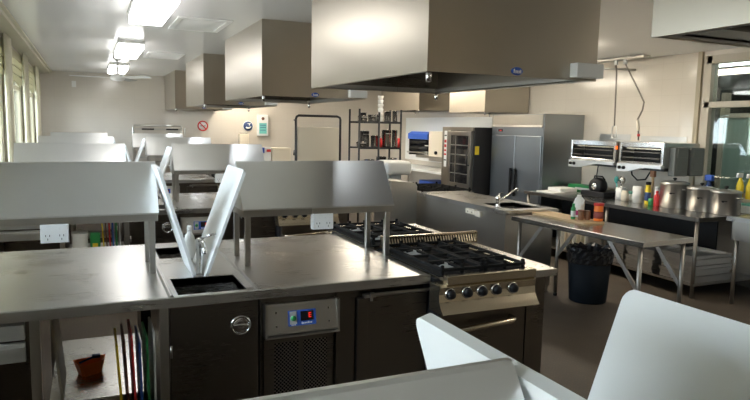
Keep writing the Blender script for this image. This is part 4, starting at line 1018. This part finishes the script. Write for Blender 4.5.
for k, (dx, dy, m, lab) in enumerate(((.02, .02, M_CHROME, 'metal tongs'), (-.02, -.03, M_STEEL, 'metal whisk'), (.0, .035, plain('teal_handle', (.08,.40,.36), .4), 'teal handled spatula'))):
    x, y = 6.22+dx, 6.04+dy
    b = MB(); b.tube([(x, y, zz+.012), (x+dx*1.5, y+dy*1.5, zz+.22)], .007, 8); b.lathe((x+dx*1.5, y+dy*1.5, zz+.2), [(.01, 0), (.028, .03), (.028, .06), (.012, .09), (.001, .09)], 10)
    solo('utensil', b, m, lab + ' standing in the white canister', 'utensil', (x, y, zz+.012))
# black appliance
t = thing('food_slicer', 'glossy black appliance with a silver dial left of the white canister', 'appliance', (6.25, 6.4, zz))
part(t, 'base', MB().box(6.08, 6.45, 6.20, 6.62, zz, zz+.07, .015), M_BLACK)
part(t, 'body', MB().lathe((6.16, 6.40, zz+.135), [(.001, -.05), (.10, -.05), (.115, -.02), (.115, .06), (.09, .10), (.001, .10)], 24, 'x'), M_BLACK)
part(t, 'dial', MB().lathe((6.11, 6.40, zz+.135), [(.05, 0), (.045, -.012), (.001, -.012)], 18, 'x'), M_CHROME)
part(t, 'handle', MB().tube([(6.2, 6.30, zz+.22), (6.18, 6.33, zz+.27), (6.18, 6.47, zz+.27), (6.2, 6.50, zz+.22)], .010, 8), M_BLACK)
solo('paper_stack', MB().box(6.05, 6.35, 6.98, 7.25, zz, zz+.05, .004), M_PAPER, 'white papers and tray at the fridge end of the wall bench', 'papers', (6.2, 7.1, zz))
solo('paper_sheet', MB().box(5.80, 6.02, 6.85, 7.2, zz, zz+.012, .002), M_PAPER, 'low white sheet nearest the edge at the fridge end of the wall bench', 'paper', (5.9, 7.0, zz))
t = thing('wrap_box', 'long green and white box lying behind the papers on the wall bench', 'box', (6.55, 6.9, zz)); part(t, 'carton', MB().box(6.42, 6.60, 6.68, 7.25, zz, zz+.09, .004), M_GREEN); part(t, 'white_print', MB().box(6.418, 6.42, 6.75, 7.1, zz+.02, zz+.055), M_WHITE)
t = thing('glove_bottle', 'blue topped bottle behind the stock pots below the window', 'bottle', (6.52, 5.02, zz)); part(t, 'body', MB().lathe((6.52, 5.02, zz), [(.04, 0), (.04, .24), (.02, .30), (.02, .33), (.001, .33)], 14), M_NAVY); part(t, 'trigger_head', MB().box(6.49, 6.55, 4.97, 5.06, zz+.32, zz+.39, .01), M_BLUE)

# sink bench nearer the camera
t = thing('sink_unit', 'steel sink unit with a deep apron at the right edge of the photo', 'sink', (6.3, 3.5, 0))
sx0, sx1, sy0, sy1 = 5.86, 6.73, 2.6, 4.28
w = MB()
for a in ((sx0, 6.02, sy0, sy1), (6.55, sx1, sy0, sy1), (6.02, 6.55, sy0, 2.8), (6.02, 6.55, 3.75, sy1)): w.box(*a, .855, .90)
part(t, 'worktop', w, M_TOP)
part(t, 'apron', MB().box(5.90, 5.91, sy0+.03, sy1-.03, .66, .855).box(5.90, 6.69, sy1-.04, sy1-.03, .66, .855), M_STEEL)
b = MB()
for a in ((6.016, 6.02, 2.8, 3.75), (6.55, 6.554, 2.8, 3.75), (6.02, 6.55, 2.796, 2.8), (6.02, 6.55, 3.75, 3.754)): b.box(*a, .62, .897)
b.box(6.02, 6.55, 2.8, 3.75, .616, .62); part(t, 'sink_bowl', b, M_SINK)
for x in (5.93, 6.66):
    for y in (2.7, 4.20): part(t, 'leg', MB().cyl((x, y, 0), (x, y, .855), .02, 10), M_STEEL)
part(t, 'waste_pipe', MB().tube([(6.2, 3.95, .63), (6.2, 3.95, .50), (6.2, 4.05, .46), (6.35, 4.1, .5), (6.6, 4.1, .5)], .024, 10).cyl((6.2, 3.95, .62), (6.2, 3.95, .855), .03), M_BLACK)
bz = 1.0005
for k, (x, y) in enumerate(((6.725, 4.78), (6.725, 4.66))):
    t = thing('spray_bottle', ['yellow spray bottle nearer the stock pots on the window sill', 'yellow spray bottle at the very right edge on the window sill'][k], 'bottle', (x, y, bz), 'yellow spray bottles')
    part(t, 'body', MB().lathe((x, y, bz), [(.038, 0), (.040, .01), (.040, .14), (.03, .18), (.016, .22), (.016, .235), (.001, .235)], 16), M_YELL)
    part(t, 'trigger_head', MB().box(x-.06, x+.025, y-.014, y+.014, bz+.235, bz+.285, .006), M_WHITE)
t = thing('plastic_tub', 'clear tub with a green lid below the yellow spray bottles at the right edge', 'tub', (6.56, 4.53, .861)); part(t, 'body', MB().box(6.50, 6.64, 4.47, 4.60, .861, .95, .015), M_MILK); part(t, 'lid', MB().box(6.495, 6.645, 4.465, 4.605, .95, .975, .01), bpy.data.materials['mint_lid'])

# ------------------------------------------------------------------ salamander grills on the right wall
def salamander(y0, y1, label, side):
    x0, xw, z0, z1 = 6.13, XR-.002, 1.235, 1.60
    t = thing('salamander_grill', label, 'grill', ((x0+xw)/2, (y0+y1)/2, z0), 'wall mounted salamander grills')
    c = MB(); c.box(x0+.25, xw, y0, y1, z0+.07, z1, .006); c.box(x0+.03, x0+.25, y0, y1, z1-.05, z1, .004); c.box(x0+.03, x0+.25, y0, y1, z0+.07, z0+.12)
    c.box(x0+.03, x0+.25, y0, y0+.03, z0+.12, z1-.05); c.box(x0+.03, x0+.25, y1-.03, y1, z0+.12, z1-.05); part(t, 'body', c, M_STEEL)
    c = MB()
    for a in ((y0, y0+.035, z0+.10, z1), (y1-.035, y1, z0+.10, z1), (y0+.035, y1-.035, z1-.06, z1), (y0+.035, y1-.035, z0+.10, z0+.13)): c.box(x0+.005, x0+.03, *a, .004)
    part(t, 'front_frame', c, M_CHROME)
    part(t, 'cavity', MB().box(x0+.23, x0+.25, y0+.03, y1-.03, z0+.12, z1-.05), M_DARK, 'dark inside of the grill')
    c = MB()
    for z in (z0+.17, z0+.24): 
        c.box(x0+.0, x0+.012, y0+.05, y1-.05, z, z+.012)
        for k in range(14): y = y0+.06+(y1-y0-.12)*k/13; c.box(x0+.012, x0+.23, y-.003, y+.003, z+.003, z+.009)
    part(t, 'grill_rack', c, M_CAB)
    part(t, 'burner_bar', MB().box(x0+.06, x0+.2, y0+.06, y1-.06, z1-.085, z1-.07), M_RANGE)
    # sweeping control fascia: deep at the far (left) end, shallow toward the near end
    n = 12; top = [(x0-.02, y1, z0+.095)]; low = []
    for k in range(n+1):
        u = k/n; y = y1-(y1-y0)*u; dpt = .10-.065*min(1, max(0, (u-.2)/.4))**1.2; low.append((x0-.02, y, z0+.095-dpt))
    c = MB(); c.prism([(x0-.02, y1, z0+.095)]+low+[(x0-.02, y0, z0+.095)], (.06, 0, 0)); fs = part(t, 'control_fascia', c, M_WHITE if False else M_PANEL)
    for yk in (y1-.05, y1-.12): part(fs, 'knob', MB().lathe((x0-.02, yk, z0+.045), [(.022, 0), (.02, -.02), (.001, -.02)], 16, 'x'), M_BLACK, 'black knob')
    part(t, 'underside', MB().box(x0+.04, xw, y0+.01, y1-.01, z0+.03, z0+.07), M_BLKMET)
    if side:
        for k in range(2):
            xa = x0+.10+k*.27; part(t, 'side_box', MB().box(xa, xa+.22, y0-.09, y0, z0-.02, z1-.05, .01).box(xa+.03, xa+.19, y0-.10, y0-.09, z0+.05, z0+.13, .004).box(xa+.03, xa+.19, y0-.10, y0-.09, z0+.2, z0+.3, .004), M_SIDEBX)
    if not side: part(t, 'pilot_glow', MB().box(x0+.0, x0+.02, y0-.018, y0, z1-.10, z1-.055), M_GLOW, 'small glowing pilot light')
    return t
salamander(6.09, 6.92, 'salamander grill with two black knobs nearer the fridge on the right wall', False)
salamander(5.35, 6.03, 'salamander grill with grey side boxes nearer the window on the right wall', True)
solo('splash_plate', MB().box(XR-.008, XR-.001, 6.46, 7.03, 1.55, 1.69), M_STEEL, 'steel splash plate on the wall behind the grill nearer the fridge', 'plate', (XR, 6.75, 1.55), 'steel splash plates')
solo('splash_plate', MB().box(XR-.008, XR-.001, 5.56, 6.28, 1.55, 1.675), M_STEEL, 'steel splash plate on the wall behind the grill nearer the window', 'plate', (XR, 5.9, 1.55), 'steel splash plates')
# overhead service rail and hoses
t = thing('service_rail', 'steel rail bracketed below the ceiling with two hoses hanging from it', 'rail', (6.4, 6.4, 2.6))
part(t, 'bar', MB().box(6.34, 6.46, 5.93, 6.95, 2.66, 2.685, .003), M_STEEL)
part(t, 'bracket', MB().tube([(6.40, 6.9, 2.665), (6.40, 6.75, 2.58), (6.55, 6.5, 2.56), (XR-.004, 6.45, 2.56)], .014, 8).box(6.38, 6.42, 6.2, 6.24, 2.685, ZC).box(6.38, 6.42, 6.7, 6.74, 2.685, ZC), M_STEEL)
for y in (6.28, 6.44): part(t, 'valve', MB().cyl((6.40, y, 2.66), (6.40, y, 2.60), .025, 12), M_WHITE)
def hose(pts, label, hook):
    t = thing('hanging_hose', label, 'hose', pts[-1], 'hanging hoses')
    part(t, 'hose', MB().tube(pts, .010, 8), plain('hose_grey_'+str(hook), (.20,.17,.14), .5))
    if hook: part(t, 'loop', MB().tube([(6.4, 6.40, 1.80), (6.4, 6.44, 1.79), (6.4, 6.44, 1.65), (6.4, 6.40, 1.635), (6.4, 6.36, 1.65), (6.4, 6.36, 1.79), (6.4, 6.40, 1.80)], .009, 6), M_STEEL)
    else: part(t, 'grip', MB().tube([(6.40, 6.02, 1.88), (6.4, 6.0, 1.80), (6.4, 5.99, 1.74)], [.016, .022, .014], 8), M_CREAM); part(t, 'red_ring', MB().cyl((6.4, 5.985, 1.70), (6.4, 5.98, 1.67), .018, 10), M_RED)
    return t
hose([(6.40, 6.44, 2.61), (6.40, 6.42, 2.50), (6.40, 6.41, 2.1), (6.40, 6.40, 1.80)], 'straight hose ending in a wire loop above the gap between the grills', True)
hose([(6.40, 6.28, 2.61), (6.40, 6.22, 2.52), (6.40, 6.05, 2.28), (6.40, 5.93, 2.10), (6.40, 5.95, 2.0), (6.40, 6.02, 1.88), (6.40, 5.99, 1.72), (6.40, 5.98, 1.62)], 'bent hose with a cream grip and red ring above the grill nearer the window', False)
# cables below the grills
solo('power_cable', MB().tube([(6.5, 6.75, 1.27), (6.45, 6.72, 1.1), (6.42, 6.62, .98), (6.40, 6.5, .93)], .008, 8), M_BLACK, 'black cable hanging from the grill nearer the fridge', 'cable', (6.45, 6.7, 1.1))
solo('gas_hose', MB().tube([(6.35, 6.02, 1.27), (6.33, 5.98, 1.18), (6.32, 5.88, 1.12), (6.32, 5.75, 1.14), (6.34, 5.68, 1.27)], .009, 8), M_BLACK, 'black looped hose hanging under the grill nearer the window', 'hose', (6.33, 5.88, 1.12))

# ------------------------------------------------------------------ camera
f_, ya, pa, ra = 629.9, math.radians(24.459), math.radians(6.6), math.radians(1.1636)
F = Vector((math.sin(ya)*math.cos(pa), math.cos(ya)*math.cos(pa), -math.sin(pa)))
R_ = Vector((math.cos(ya), -math.sin(ya), 0)); U = R_.cross(F)
R2 = R_*math.cos(ra)+U*math.sin(ra); U2 = -R_*math.sin(ra)+U*math.cos(ra)
cd = bpy.data.cameras.new('camera'); cam = bpy.data.objects.new('camera', cd); COL.objects.link(cam)
mw = Matrix.Identity(4)
for i in range(3): mw[i][0] = R2[i]; mw[i][1] = U2[i]; mw[i][2] = -F[i]
mw[0][3], mw[1][3], mw[2][3] = 0, 0, 1.72
cam.matrix_world = mw
cd.sensor_width = 36; cd.lens = f_/750*36; cd.clip_start = .02
SC.camera = cam

# ------------------------------------------------------------------ daylight
wd = bpy.data.worlds.new('sky'); SC.world = wd; wd.use_nodes = True
bg = wd.node_tree.nodes['Background']
tc = wd.node_tree.nodes.new('ShaderNodeTexCoord'); sp = wd.node_tree.nodes.new('ShaderNodeSeparateXYZ'); rp = wd.node_tree.nodes.new('ShaderNodeValToRGB')
wd.node_tree.links.new(tc.outputs['Generated'], sp.inputs[0])
mr = wd.node_tree.nodes.new('ShaderNodeMapRange'); mr.inputs['From Min'].default_value = -1; wd.node_tree.links.new(sp.outputs[2], mr.inputs['Value']); wd.node_tree.links.new(mr.outputs['Result'], rp.inputs['Fac'])
rp.color_ramp.elements[0].color = (.42,.42,.38,1); rp.color_ramp.elements[1].color = (.76,.88,1,1); rp.color_ramp.elements[0].position = .42; rp.color_ramp.elements[1].position = .62
wd.node_tree.links.new(rp.outputs['Color'], bg.inputs['Color'])
bg.inputs['Strength'].default_value = 10.0
for i, (a, b_) in enumerate(bays):
    L = bpy.data.lights.new('window_portal', 'AREA'); L.shape = 'RECTANGLE'; L.size = b_-a; L.size_y = ZH-ZS
    L.cycles.is_portal = True
    lo = bpy.data.objects.new('window_portal', L); COL.objects.link(lo)
    lo.location = (XL-.14, (a+b_)/2, (ZS+ZH)/2); lo.rotation_euler = (PI/2, 0, -PI/2)
SC.cycles.use_denoising = True
SC.cycles.max_bounces = 8; SC.cycles.diffuse_bounces = 4; SC.cycles.glossy_bounces = 5; SC.cycles.transparent_max_bounces = 8
SC.cycles.sample_clamp_indirect = 6
SC.view_settings.view_transform = 'Standard'; SC.view_settings.look = 'None'; SC.view_settings.gamma = 1; SC.view_settings.exposure = 1.0
